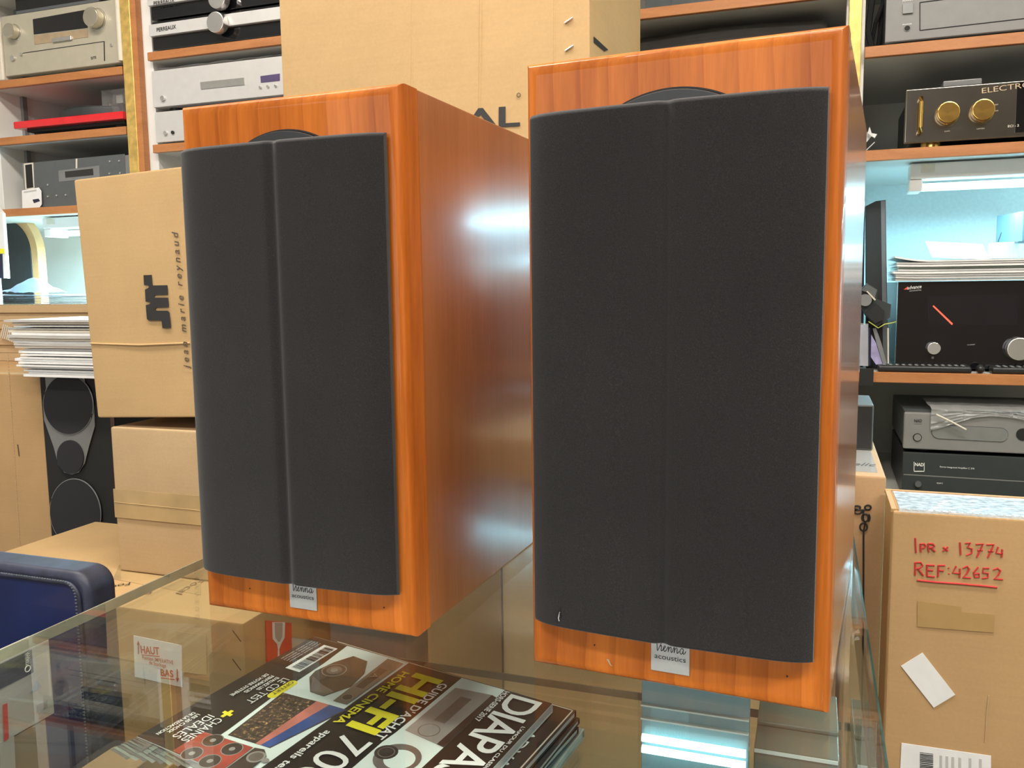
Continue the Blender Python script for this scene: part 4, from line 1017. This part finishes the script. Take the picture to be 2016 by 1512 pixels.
# --- right bay, lit shelf
zs = .0512
yA = YS+.045
x0 = atY(1765, 640, yA).x
aw = thing('amplifier', 'wide glossy black amplifier with a red needle on the lit right shelf', 'amplifier', (x0+.21, yA+.17, zs)); aw['yf'] = yA
az1 = atY(1765, 556, yA).z
obj('casing', MB().box(x0+.002, x0+.42, yA+.0121, yA+.34, zs+.010, az1, .002, 2), greym, aw)
obj('front_panel', MB().box(x0, x0+.43, yA, yA+.012, zs+.006, az1+.001, .001, 2), gloss_black, aw)
for xx in (x0+.05, x0+.37):
    obj('foot', MB().cyl((xx, yA+.06, zs+.0055), (0, 0, 1), .02, .011, 24), black_matt, aw)
    obj('foot', MB().cyl((xx, yA+.28, zs+.0055), (0, 0, 1), .02, .011, 24), black_matt, aw)
pan(aw, 'red_needle', [(1836, 603), (1838, 601), (1876, 637), (1874, 640)], redglow, .0006)
knob(aw, 1837, 685, 12, silver_d, .016); knob(aw, 2003, 686, 22.5, silver_d, .022); knob(aw, 1836, 704, 2.5, greyl, .002, 'sensor')
ptx(aw, 'advance', (1786, 570), (1814, 567), .0068, silver, bold=.05, shear=.15); pan(aw, 'red_mark', [(1779, 570), (1787, 564), (1788, 570)], redm2, .0006)
ptx(aw, 'ACOUSTIC', (1790, 574), (1814, 572), .0022, silver); ptx(aw, 'STANDBY', (1904, 680), (1920, 679), .0018, silver)
pan(aw, 'meter_window', [(1828, 583), (2005, 578), (2005, 640), (1828, 640)], flat('meter_black', (.008, .008, .012), .12, coat=1.0), .0003)
# magazines stacked on the amplifier
ORDW = ['%s from the top' % w for w in 'topmost second third fourth fifth sixth seventh eighth ninth tenth eleventh twelfth thirteenth fourteenth fifteenth sixteenth seventeenth eighteenth nineteenth twentieth twenty-first twenty-second'.split()]
ORDW[0] = 'topmost'; ORDW[21] = 'lowest'
ORD = ['topmost', 'second from the top', 'third from the top', 'fourth from the top', 'fifth from the top', 'sixth from the top', 'seventh from the top', 'eighth from the top', 'ninth from the top', 'tenth from the top', 'eleventh from the top', 'second from the bottom', 'bottommost']
rs = random.Random(11)
zc = az1+.0016
for k in range(9):
    th = .0042+rs.random()*.0016; dx = rs.uniform(-.006, .006)
    yy = yA-.012+rs.uniform(-.006, .006); L_ = -.006+dx
    t = thing('magazine', 'white magazine on the glossy black amplifier, %s of the neat pile' % ORD[8-k], 'magazine', (x0+.14, yy+.1, zc), 'white magazines piled on the glossy black amplifier')
    mt_ = [paper, silver, mint][k % 3] if k % 2 else paper
    curl = .010 if k == 8 else .0015
    def fm(a, b, L_=L_, yy=yy, zc=zc, curl=curl): return (x0+L_+a*.292, yy+b*.205, zc+curl*max(0, 1-a*4)**2)
    m_ = MB(); m_.grid(lambda a, b: (fm(a, b)[0]+.001, fm(a, b)[1]+.0015, fm(a, b)[2]+.0006), 16, 3, -(th-.0014)) if False else None
    mbx = MB()
    t4 = bmesh.new(); n_ = 14
    top = [[t4.verts.new(Vector(fm(i/n_, j))+Vector((0, 0, th-.0006))) for j in (0, 1)] for i in range(n_+1)]
    bot = [[t4.verts.new(Vector(fm(i/n_, j))+Vector((0, 0, .0002))) for j in (0, 1)] for i in range(n_+1)]
    for i in range(n_):
        t4.faces.new((top[i][0], top[i+1][0], top[i+1][1], top[i][1])); t4.faces.new((bot[i][0], bot[i][1], bot[i+1][1], bot[i+1][0]))
        t4.faces.new((top[i][0], bot[i][0], bot[i+1][0], top[i+1][0])); t4.faces.new((top[i][1], top[i+1][1], bot[i+1][1], bot[i][1]))
    t4.faces.new((top[0][0], top[0][1], bot[0][1], bot[0][0])); t4.faces.new((top[n_][0], bot[n_][0], bot[n_][1], top[n_][1]))
    bmesh.ops.recalc_face_normals(t4, faces=t4.faces); mbx._add(t4)
    obj('pages', mbx, mt_, t)
    obj('cover', MB().grid(lambda a, b: (fm(a, b)[0]-.0005, fm(a, b)[1]-.0008+b*.0012, fm(a, b)[2]+th-.0005), n_, 2, .0004), paper, t)
    zc += th
zc += .0005
cdn = thing('printed_card', 'white card with a blue bar leaning on the magazine pile', 'card', (atY(1880, 505, yA+.05).x, yA+.05, zc))
ya0, ya1 = yA+.02, yA+.085
def cp(u, v, f): return atY(u, v, ya0+(ya1-ya0)*f)
cpts = [cp(1835, 506, 0), cp(1948, 511, 0), cp(1934, 482, 1), cp(1822, 476, 1)]
obj('card', MB().poly(cpts, (0, .001, .001)), paper, cdn)
def cq(a, b): return cpts[0].lerp(cpts[1], a).lerp(cpts[3].lerp(cpts[2], a), b)+Vector((0, -.0008, .0002))
decal('blue_bar', [cq(.05, .55), cq(.95, .55), cq(.95, .72), cq(.05, .72)], grime, cdn, (0, -.8, .6), .0003)
for k in range(7): decal('printed_mark', [cq(.30+.08*k, .82), cq(.34+.08*k, .82), cq(.34+.08*k, .92), cq(.30+.08*k, .92)], paper2, cdn, (0, -.8, .6), .0003)
gx = atY(1963, 440, YS+.10).x
sd = thing('grey_component', 'grey-blue component seen at an angle above the magazine pile, right edge', 'equipment', (gx+.1, YS+.18, zc))
rt3 = [Vector(atY(1963, 425, YS+.22)), Vector(atY(1985, 416, YS+.18)), Vector(atY(2016, 400, YS+.10)), Vector((.62, YS+.05, atY(2016, 400, YS+.10).z)), Vector((.62, YS+.25, rs.random()*0+atY(1963, 425, YS+.22).z))]
zlow = atY(1965, 480, YS+.22).z
obj('casing', MB().poly([Vector((p.x, p.y, zlow)) for p in rt3], (0, 0, rt3[0].z-zlow)), flat('steel_blue', (.085, .13, .165), .4), sd)
c = atY(1977, 496, YS+.16)
obj('clear_support', MB().box(c.x-.024, c.x+.022, YS+.14, YS+.20, zc, zlow-.0002, .002, 1), clearp, sd)
obj('aerial', MB().tube([atY(1963, 482, YS+.16), atY(1971, 458, YS+.16)], .0012, 6), black, sd)
# leaning panels
for u0, u1, vt0, vt1, vb, yy, lab in ((1699, 1704, 390, 390, 575, YS+.10, 'thin dark blue panel standing left of the tall black speaker'), (1706, 1745, 404, 392, 720, YS+.07, 'tall slim black speaker standing on the lit right shelf')):
    a0, a1, t0, t1 = atY(u0, vb, yy), atY(u1+(4 if u1 > 1710 else 0), vb, yy), atY(u0, vt0, yy), atY(u1-(0), vt1, yy)
    zb = zs+.0002
    o = thing('slim_speaker' if u1 > 1710 else 'blue_board', lab, 'speaker' if u1 > 1710 else 'panel', ((a0.x+a1.x)/2, yy, zb))
    mb = MB(); mb.poly([Vector((a0.x, yy, zb)), Vector((a1.x, yy, zb)), Vector((t1.x, yy+.02, t1.z)), Vector(((t0.x+t1.x)/2, yy+.02, (t0.z+t1.z)/2+.004)), Vector((t0.x, yy+.02, t0.z))], (0, .03, 0))
    obj('cabinet', mb, black_matt if u1 > 1710 else navy, o)
    if u1 > 1710: obj('side_edge', MB().poly([Vector((a1.x-.010, yy-.0006, zb)), Vector((a1.x-.001, yy-.0006, zb)), Vector((t1.x-.001, yy+.0194, t1.z-.002)), Vector((t1.x-.009, yy+.0194, t1.z-.002))], (0, -.0004, 0)), greym, o)
# small black camera gadget, cable, discs
yg = YS+.02
def pq(x, y, yy=yg): return atY(1640+x*.2116, 540+y*.2116, yy)
# glass jar of sleeves first, gadget rests on it
jar = thing('sleeve_holder', 'clear holder with upright lilac disc sleeves beside the remote control', 'holder', (pq(300, 850).x, yg+.02, zs))
for k, (pts, mm) in enumerate([([(248, 850), (328, 855), (328, 460), (250, 455)], clearp), ([(332, 850), (348, 850), (345, 500), (330, 500)], navy), ([(352, 770), (400, 840), (460, 835), (400, 640), (355, 560)], lilac), ([(405, 640), (465, 835), (500, 830), (450, 640), (400, 500), (370, 505)], greyl), ([(505, 500), (520, 500), (520, 830), (508, 830)], cream)]):
    obj('sleeve', MB().poly([pq(x, y, yg+.004*k) for x, y in pts], (0, .003, 0)), mm, jar)
obj('sleeve', MB().poly([pq(x, y, yg+.022) for x, y in ((255, 850), (325, 850), (325, 470), (255, 470))], (0, .002, 0)), lilac, jar)
gg = thing('camera_gadget', 'small dark angular gadget with a silver bar perched on the disc sleeves', 'gadget', (pq(380, 300).x, yg+.03, pq(380, 450).z))
obj('gadget_body', MB().poly([pq(x, y, yg+.004) for x, y in ((258, 140), (322, 82), (415, 140), (410, 230), (540, 280), (530, 400), (400, 495), (300, 380), (258, 300))], (0, .035, 0)), nadd, gg)
obj('gadget_head', MB().poly([pq(x, y, yg-.004) for x, y in ((262, 150), (320, 92), (410, 145), (385, 235), (320, 170))], (0, .0079, 0)), greym, gg)
obj('silver_bar', MB().poly([pq(x, y, yg-.009) for x, y in ((310, 160), (322, 155), (400, 235), (388, 245))], (0, .004, 0)), cream, gg)
obj('gadget_block', MB().poly([pq(x, y, yg-.006) for x, y in ((300, 370), (400, 270), (480, 340), (470, 420), (390, 460))], (0, .0099, 0)), black, gg)
obj('lens', MB().cyl(pq(300, 240, yg-.004)+Vector((0, -.001, 0)), (0, 1, 0), .012, .010, 28), greyl, gg)
single('thin_cable', MB().tube([pq(330, 440, yg-.012), pq(420, 500, yg-.012), pq(480, 465, yg-.012), pq(560, 450, yg-.01), pq(585, 440, yg+.0)], .0011, 6), yellowgreen, 'thin yellow-green cable looping from under the dark gadget', 'cable')
# remotes and small ball
def remote(label, u0, u1, v, depth=.05):
    y0 = YS+.006; a, b = atY(u0, v, y0), atY(u1, v, y0)
    t = thing('remote_control', label, 'remote control', ((a.x+b.x)/2, y0+depth/2, zs), 'remote controls on the front of the lit shelf')
    L_ = b.x-a.x if u1 < 2016 else .16
    obj('remote_body', MB().box(a.x, a.x+L_, y0, y0+.036, zs, zs+.013, .004, 3), black, t)
    for i in range(int(L_/.012)-1):
        for j in range(3):
            obj('key', MB().box(a.x+.01+i*.012, a.x+.016+i*.012, y0+.006+j*.009, y0+.011+j*.009, zs+.0131, zs+.0146, .0006, 1), greyl, t)
remote('black remote control with grey keys in front of the glossy amplifier', 1728, 1914, 725)
remote('black remote control at the right edge of the lit shelf', 1953, 2100, 730)
c = atY(1930, 728, YS+.014)
mb = MB(); t5 = bmesh.new(); bmesh.ops.create_uvsphere(t5, u_segments=24, v_segments=16, radius=.0085); bmesh.ops.translate(t5, vec=(c.x, YS+.014, zs+.0085), verts=t5.verts); mb._add(t5)
single('small_ball', mb, black, 'tiny black ball between the two remote controls', 'ball')

# --- lower right shelf
yN = YS-.02
x0 = atY(1778, 860, yN).x
zf = -.205
n2, _ = dev('amplifier', 'dark slate amplifier with a thin groove, under the silver-grey player', 'amplifier', x0+.001, x0+.435, -.199, -.107, nadd, black, y=yN, depth=.30, foot_h=.006)
n1, _ = dev('disc_player', 'silver-grey disc player with an oval tray half covered by a plastic bag', 'player', x0, x0+.435, -.1005, -.026, nadg, greym, y=yN, depth=.30, foot_h=.006, bev=.004)
for t, hz in ((n1, 0), (n2, 0)): pass
oc = [(1843, 851), (1973, 859)]
pl = []
a, b = atY(1849, 850, yN), atY(1969, 856, yN); rr = 13.2*mpp(a)
for k in range(13): ang = math.pi/2+math.pi*k/12; pl.append(Vector((a.x+rr*math.cos(ang), yN-.0001, a.z+rr*math.sin(ang))))
for k in range(13): ang = -math.pi/2+math.pi*k/12; pl.append(Vector((b.x+rr*math.cos(ang), yN-.0001, b.z+rr*math.sin(ang))))
obj('oval_tray', MB().poly(pl, (0, -.002, 0)), greyl, n1)
obj('tray_outline', MB().tube(pl+[pl[0]], .0008, 6), black_matt, n1)
knob(n1, 1806, 861, 6.5, nadg, .004, 'button', ring_mat=black); knob(n1, 2014, 855, 12, black, .002, 'dark_window')
ptx(n1, 'NAD', (1800, 831), (1815, 831), .0058, ink, bold=.06); pan(n1, 'logo_frame', [(1799, 834), (1815, 834), (1815, 835), (1799, 835)], greym, .0004)
ptx(n2, 'NAD', (1801, 917), (1818, 918), .0062, white_ink, bold=.06)
for q_ in ([(1799, 909), (1800, 909), (1800, 928), (1799, 928)], [(1819, 911), (1820, 911), (1820, 928), (1819, 928)], [(1799, 927), (1820, 927), (1820, 928.5), (1799, 928.5)]): pan(n2, 'logo_frame', q_, white_ink, .0004)
ptx(n2, 'Stereo Integrated Amplifier C 370', (1850, 920), (1918, 924), .0030, white_ink)
pan(n2, 'groove', [(1779, 933), (2100, 952), (2100, 954), (1779, 935)], greyl, .0004)
knob(n2, 1807, 952, 6, greym, .008, 'button')
ptx(n2, 'SOFT', (1844, 952), (1856, 953), .0025, white_ink)
cr = crumple(31, .003, 60)
bgx0, bgx1 = atY(1833, 815, yN-.004).x, x0+.42
def bagf(a, b):
    # drapes over the top then over the front edge
    xx = bgx0+a*(bgx1-bgx0); 
    if b < .6: return (xx, yN+.16-b/.6*.162, -.0225+abs(cr(a*.5, b*.4))*1.2+.006)
    f = (b-.6)/.4; dr = .034*(.5+.5*math.cos(a*9+.4))*math.exp(-a*1.6)+.010
    return (xx, yN-.006+cr(a*.5, f*.3), -.018-f*dr)
bg = single('plastic_bag', MB().grid(bagf, 60, 30, .0003), bagp, 'clear plastic bag draped over the silver-grey player', 'bag')
a0, a1 = atY(1843, 816, yN-.016), atY(1902, 846, yN-.016)
single('twist_tie', MB().tube([a0, a0.lerp(a1, .5)+Vector((0, -.002, .001)), a1], .0019, 8), cream, 'pale twisted plastic strip hanging over the oval tray', 'strip')

# ------------------------------------------------------------------ left, lower part
zc0 = .115
ctop = atY(80, 735, .995).z-.003
cl = thing('worn_carton', 'tall worn brown carton with a perforated strip at the far left', 'box', (-1.75, 1.15, FZ))
yC = 1.0
cx1 = atY(96, 980, yC).x
obj('carton_body', MB().box(-2.15, cx1, yC, yC+.38, FZ, ctop, .005, 2), kraft_d, cl)
a, b = atY(15, 700, yC-.001), atY(40, 1085, yC-.001)
mb = MB()
for k in range(70):
    p = a.lerp(b, k/69); mb.box(p.x-.0012, p.x+.0012, yC-.0012, yC-.0002, p.z-.0018, p.z+.0018)
obj('perforated_strip', mb, kraft_p, cl)
obj('slit', MB().poly([atY(u, v, yC-.0003) for u, v in ((34, 875), (36, 875), (39, 898), (37, 898))], (0, -.0004, 0)), ink_s, cl)
cf = thing('corrugated_board', 'folded tan corrugated cardboard lying on the worn carton', 'cardboard', (-1.75, 1.33, ctop+.0002))
z0_ = ctop+.0002; z1_ = atY(60, 600, 1.27).z
mb = MB(); 
for k in range(7):
    zz = z0_+(z1_-z0_)*k/7
    mb.box(-2.15, -1.50-.015*(k % 3), 1.27+.006*(k % 2), 1.385, zz+.0003, zz+(z1_-z0_)/7-.0003, .001, 1)
obj('board_layers', mb, kraft_p, cf)
mb = MB()
for k in range(9):
    p0, p1 = atY(2+k*3.6, 664-k*1.5+k*3, 1.262), atY(12+k*2.9, 640+k*.2, 1.262)
    p1 = Vector((p0.x+.014, p0.y, p0.z+.035))
    mb.tube([p0, p1], .0022, 6)
obj('corrugated_end', mb, cream, cf)
# papers and sleeves lying on it
cr = crumple(41, .004, 14)
zt_ = z1_
t = thing('plastic_sleeves', 'glossy clear document sleeves lying on the corrugated cardboard', 'sleeve', (-1.8, 1.33, zt_+.001))
obj('sleeve_stack', MB().grid(lambda a, b: (-2.14+a*.66, 1.275+b*.11, zt_+.030+cr(a*.8, b*.3)-.012*a), 40, 16, .0006), clearp, t)
for k in range(6):
    obj('sheet', MB().grid(lambda a, b, k=k: (-2.14+.01*k+a*(.66-.02*k), 1.275+.002*k+b*.10, zt_+.002+k*.0045+cr(a*.8+k, b*.3)*.25+.001), 20, 4, .0022), [paper2, paper, greyl, paper, lilac, paper][k], t)
cr = crumple(42, .010, 45)
single('blue_bag', MB().grid(lambda a, b: (atY(20, 550, 1.32).x+a*.15, 1.28+b*.09, zt_+.032+.035*math.sin(math.pi*a)*math.sin(math.pi*b)+abs(cr(a*.2, b*.2))*.8), 20, 16, .0003), bagb, 'crumpled pale blue plastic bag in front of the arched speaker', 'bag')
# arched wooden framed speaker in the lit niche
yR = YS+.20
cA = atY(14, 500, yR); pA = atY(74, 500, yR); rr = pA.x-cA.x
ar = thing('arched_speaker', 'arched speaker with a wooden rim and black front in the lit left niche', 'speaker', (cA.x, yR+.06, .22))
def arch(r, zb): return [Vector((cA.x+r*math.cos(math.pi*k/28), yR, cA.z+r*1.05*math.sin(math.pi*k/28))) for k in range(29)]+[Vector((cA.x-r, yR, zb)), Vector((cA.x+r, yR, zb))]
obj('wooden_rim', MB().poly(arch(rr, .18), (0, .03, 0)), arch_wood, ar)
obj('black_front', MB().poly([p+Vector((0, -.004, 0)) for p in arch(rr*.80, .182)], (0, .0039, 0)), nadd, ar)
obj('stand', MB().box(cA.x-.08, cA.x+.08, yR+.001, yR+.028, -.1898, .1799), black_matt, ar)
# narrow post with a yellow tag at the frame edge
pw = thing('white_folder', 'white folder with a yellow tag and navy back at the left frame edge', 'folder', (-2.1, 1.39, zt_+.03))
fa = [atY(u, v, 1.388) for u, v in ((-12, 400), (5, 420), (14, 548), (-12, 548))]
obj('folder', MB().poly(fa, (0, .01, 0)), paper, pw)
obj('navy_back', MB().poly([atY(u, v, 1.386) for u, v in ((-12, 500), (4, 500), (6, 548), (-12, 548))], (0, .0015, 0)), navy, pw)
obj('yellow_tag', MB().poly([atY(u, v, 1.386) for u, v in ((-12, 489), (9, 490), (9, 499), (-12, 500))], (0, .0015, 0)), yellow_ink, pw)

# black tower speaker
yT = .995
ta, tb_ = atY(80, 735, yT), atY(216, 735, yT)
tw = thing('tower_speaker', 'black floor-standing speaker with round grilles under a heap of papers', 'speaker', ((ta.x+tb_.x)/2, yT+.15, FZ))
tz = ta.z-.002
# it stands in the gap right of the worn carton, so it is set slightly behind it
obj('cabinet', MB().box(cx1+.004, tb_.x+.004, yT, yT+.28, FZ, tz, .004, 2), black_matt, tw)
obj('side_trim', MB().box(tb_.x-.006, tb_.x+.0045, yT-.0012, yT-.0001, FZ+.02, tz-.004), flat('dark_walnut', (.07, .028, .012), .35, coat=.3), tw)
def tp_(u, v): return atY(u, v, yT-.002)
def oval(cu, cv, ru, rv, tilt=0, n=48):
    return [tp_(cu+ru*math.cos(2*math.pi*k/n)*math.cos(tilt)-rv*math.sin(2*math.pi*k/n)*math.sin(tilt), cv+ru*math.cos(2*math.pi*k/n)*math.sin(tilt)+rv*math.sin(2*math.pi*k/n)*math.cos(tilt)) for k in range(n)]
tg = flat('tower_grille', (.022, .021, .026), .9, var=.3, sc_=600)
plate = [tp_(u, v) for u, v in ((90, 741), (167, 741), (170, 762), (186, 800), (188, 838), (176, 880), (168, 912), (156, 930), (143, 934), (128, 930), (116, 914), (107, 880), (88, 826), (86, 792), (92, 764))]
obj('driver_plate', MB().poly(plate, (0, -.002, 0)), greyl, tw)
for cu, cv, ru, rv in ((137, 796, 48, 58), (141, 899, 26, 33), (151, 1009, 49, 66)):
    g = obj('round_grille', MB().poly([p+Vector((0, -.0021, 0)) for p in oval(cu, cv, ru, rv, -.10)], (0, -.0025, 0)), tg, tw)
    if ru != 26: obj('grille_rim', MB().tube([p+Vector((0, -.003, 0)) for p in oval(cu, cv, ru+.7, rv+.7, -.10)]+[oval(cu, cv, ru+.7, rv+.7, -.10)[0]+Vector((0, -.003, 0))], .0014, 6), greyl, g)
# heap of papers on the tower: individual sheaves
rs = random.Random(5)
zz = tz+.0004; ytop = atY(60, 628, .96).z
n_ = 22; st_ = (ytop-zz)/n_
for k in range(n_):
    dx = rs.uniform(-.012, .012)+(.012 if k < 6 else 0); th = st_*rs.choice((.6, .8, .95))
    xl = atY(38, 690, .95).x+dx-(.02 if k > 13 else 0); xr = xl+.30
    yy = .945+rs.uniform(-.008, .008)
    mm = paper if k < 11 else ([paper2, paper, cream][k % 3])
    sg = rs.uniform(-.0045, .001) if k > 9 else rs.uniform(-.0015, .0015)
    t6 = bmesh.new(); n2_ = 10
    f6 = lambda a, b, h: Vector((xl+a*(xr-xl), yy+b*.21, zz+h+sg*math.sin(a*3.0)*.5*(1 if k > 5 else .2)))
    top = [[t6.verts.new(f6(i/n2_, j, th)) for j in (0, 1)] for i in range(n2_+1)]; bot = [[t6.verts.new(f6(i/n2_, j, 0)) for j in (0, 1)] for i in range(n2_+1)]
    for i in range(n2_):
        t6.faces.new((top[i][0], top[i+1][0], top[i+1][1], top[i][1])); t6.faces.new((bot[i][0], bot[i][1], bot[i+1][1], bot[i+1][0]))
        t6.faces.new((top[i][0], bot[i][0], bot[i+1][0], top[i+1][0])); t6.faces.new((top[i][1], top[i+1][1], bot[i+1][1], bot[i][1]))
    t6.faces.new((top[0][0], top[0][1], bot[0][1], bot[0][0])); t6.faces.new((top[n2_][0], bot[n2_][0], bot[n2_][1], top[n2_][1]))
    bmesh.ops.recalc_face_normals(t6, faces=t6.faces); mb = MB(); mb._add(t6)
    single('brochure', mb, mm, '%s brochure on the black tower speaker, %s of the pile' % ('white' if k < 11 else 'greyish', ORDW[21-k]), 'brochure', 'brochures piled on the black tower speaker', angle=50)
    zz += st_

# ------------------------------------------------------------------ blue leather armchair back
ch = thing('armchair', 'dark blue leather armchair, the worn top corner of its back at the left edge', 'chair', (-.68, .05, FZ))
yH = .115
z1c = atY(120, 1125, yH).z; x1c = atY(176, 1200, yH).x
def rbox(x0, x1, y0, y1, z0, z1, r, seg=8):
    mb = MB(); t = bmesh.new(); bmesh.ops.create_cube(t, size=1)
    for v in t.verts: v.co = Vector(((x0+x1)/2+v.co.x*(x1-x0), (y0+y1)/2+v.co.y*(y1-y0), (z0+z1)/2+v.co.z*(z1-z0)))
    es = [e for e in t.edges if all(v.co.x > x1-.001 for v in e.verts) and all(v.co.z > z1-.001 for v in e.verts)]
    bmesh.ops.bevel(t, geom=es, offset=r, segments=seg, profile=.5, affect='EDGES')
    es = [e for e in t.edges if abs(e.verts[0].co.y-e.verts[1].co.y) < 1e-5 and (abs(e.verts[0].co.y-y0) < 1e-5 or abs(e.verts[0].co.y-y1) < 1e-5)]
    bmesh.ops.bevel(t, geom=es, offset=.007, segments=4, profile=.5, affect='EDGES')
    mb._add(t); return mb
obj('back_shell', rbox(-1.15, x1c, yH, yH+.036, -.43, z1c, .020), leather_top, ch, 60)
yF = yH-.004
def front_outline(off):
    pts = []
    for k in range(9):
        a = math.pi/2*(1-k/8); r = .020-off*.5
        pts.append(Vector((x1c-off-r+r*math.cos(a), 0, z1c-off-r+r*math.sin(a))))
    return pts
fo = front_outline(.010)
pf = [Vector((-1.14, 0, z1c-.010))]+fo+[Vector((x1c-.010, 0, -.42)), Vector((-1.14, 0, -.42))]
mb = MB(); t = bmesh.new(); vs = [t.verts.new((p.x, yF+.0034, p.z)) for p in pf[::-1]]; f = t.faces.new(vs)
r = bmesh.ops.inset_individual(t, faces=[f], thickness=.012, depth=.006)
bmesh.ops.triangulate(t, faces=[q for q in t.faces if len(q.verts) > 4])
if sum(q.normal.y for q in t.faces) > 0: bmesh.ops.reverse_faces(t, faces=t.faces[:])
mb._add(t)
fpn = obj('front_cushion', mb, leather, ch, 70)
pip = [Vector((p.x, yF+.0025, p.z)) for p in pf[:-1]]
obj('piping', MB().tube(pip, .0022, 8), leather_top, ch, 70)
mb = MB()
for i in range(len(pip)-1):
    a, b = pip[i], pip[i+1]; n_ = max(1, int((b-a).length/.0032))
    for k in range(n_):
        p = a.lerp(b, (k+.5)/n_); mb.box(p.x-.0009, p.x+.0009, yF+.0012-.003, yF+.0012-.0018, p.z+.0028, p.z+.0036)
obj('stitching', mb, stitch, ch)
obj('seat_base', MB().box(-1.15, x1c-.002, yH-.35, yH-.006, FZ+.06, -.46, .02, 3), leather, ch) if False else None
obj('chair_base', MB().box(-1.15, x1c-.01, yH+.004, yH+.03, FZ, -.4301, .003, 2), black_matt, ch)
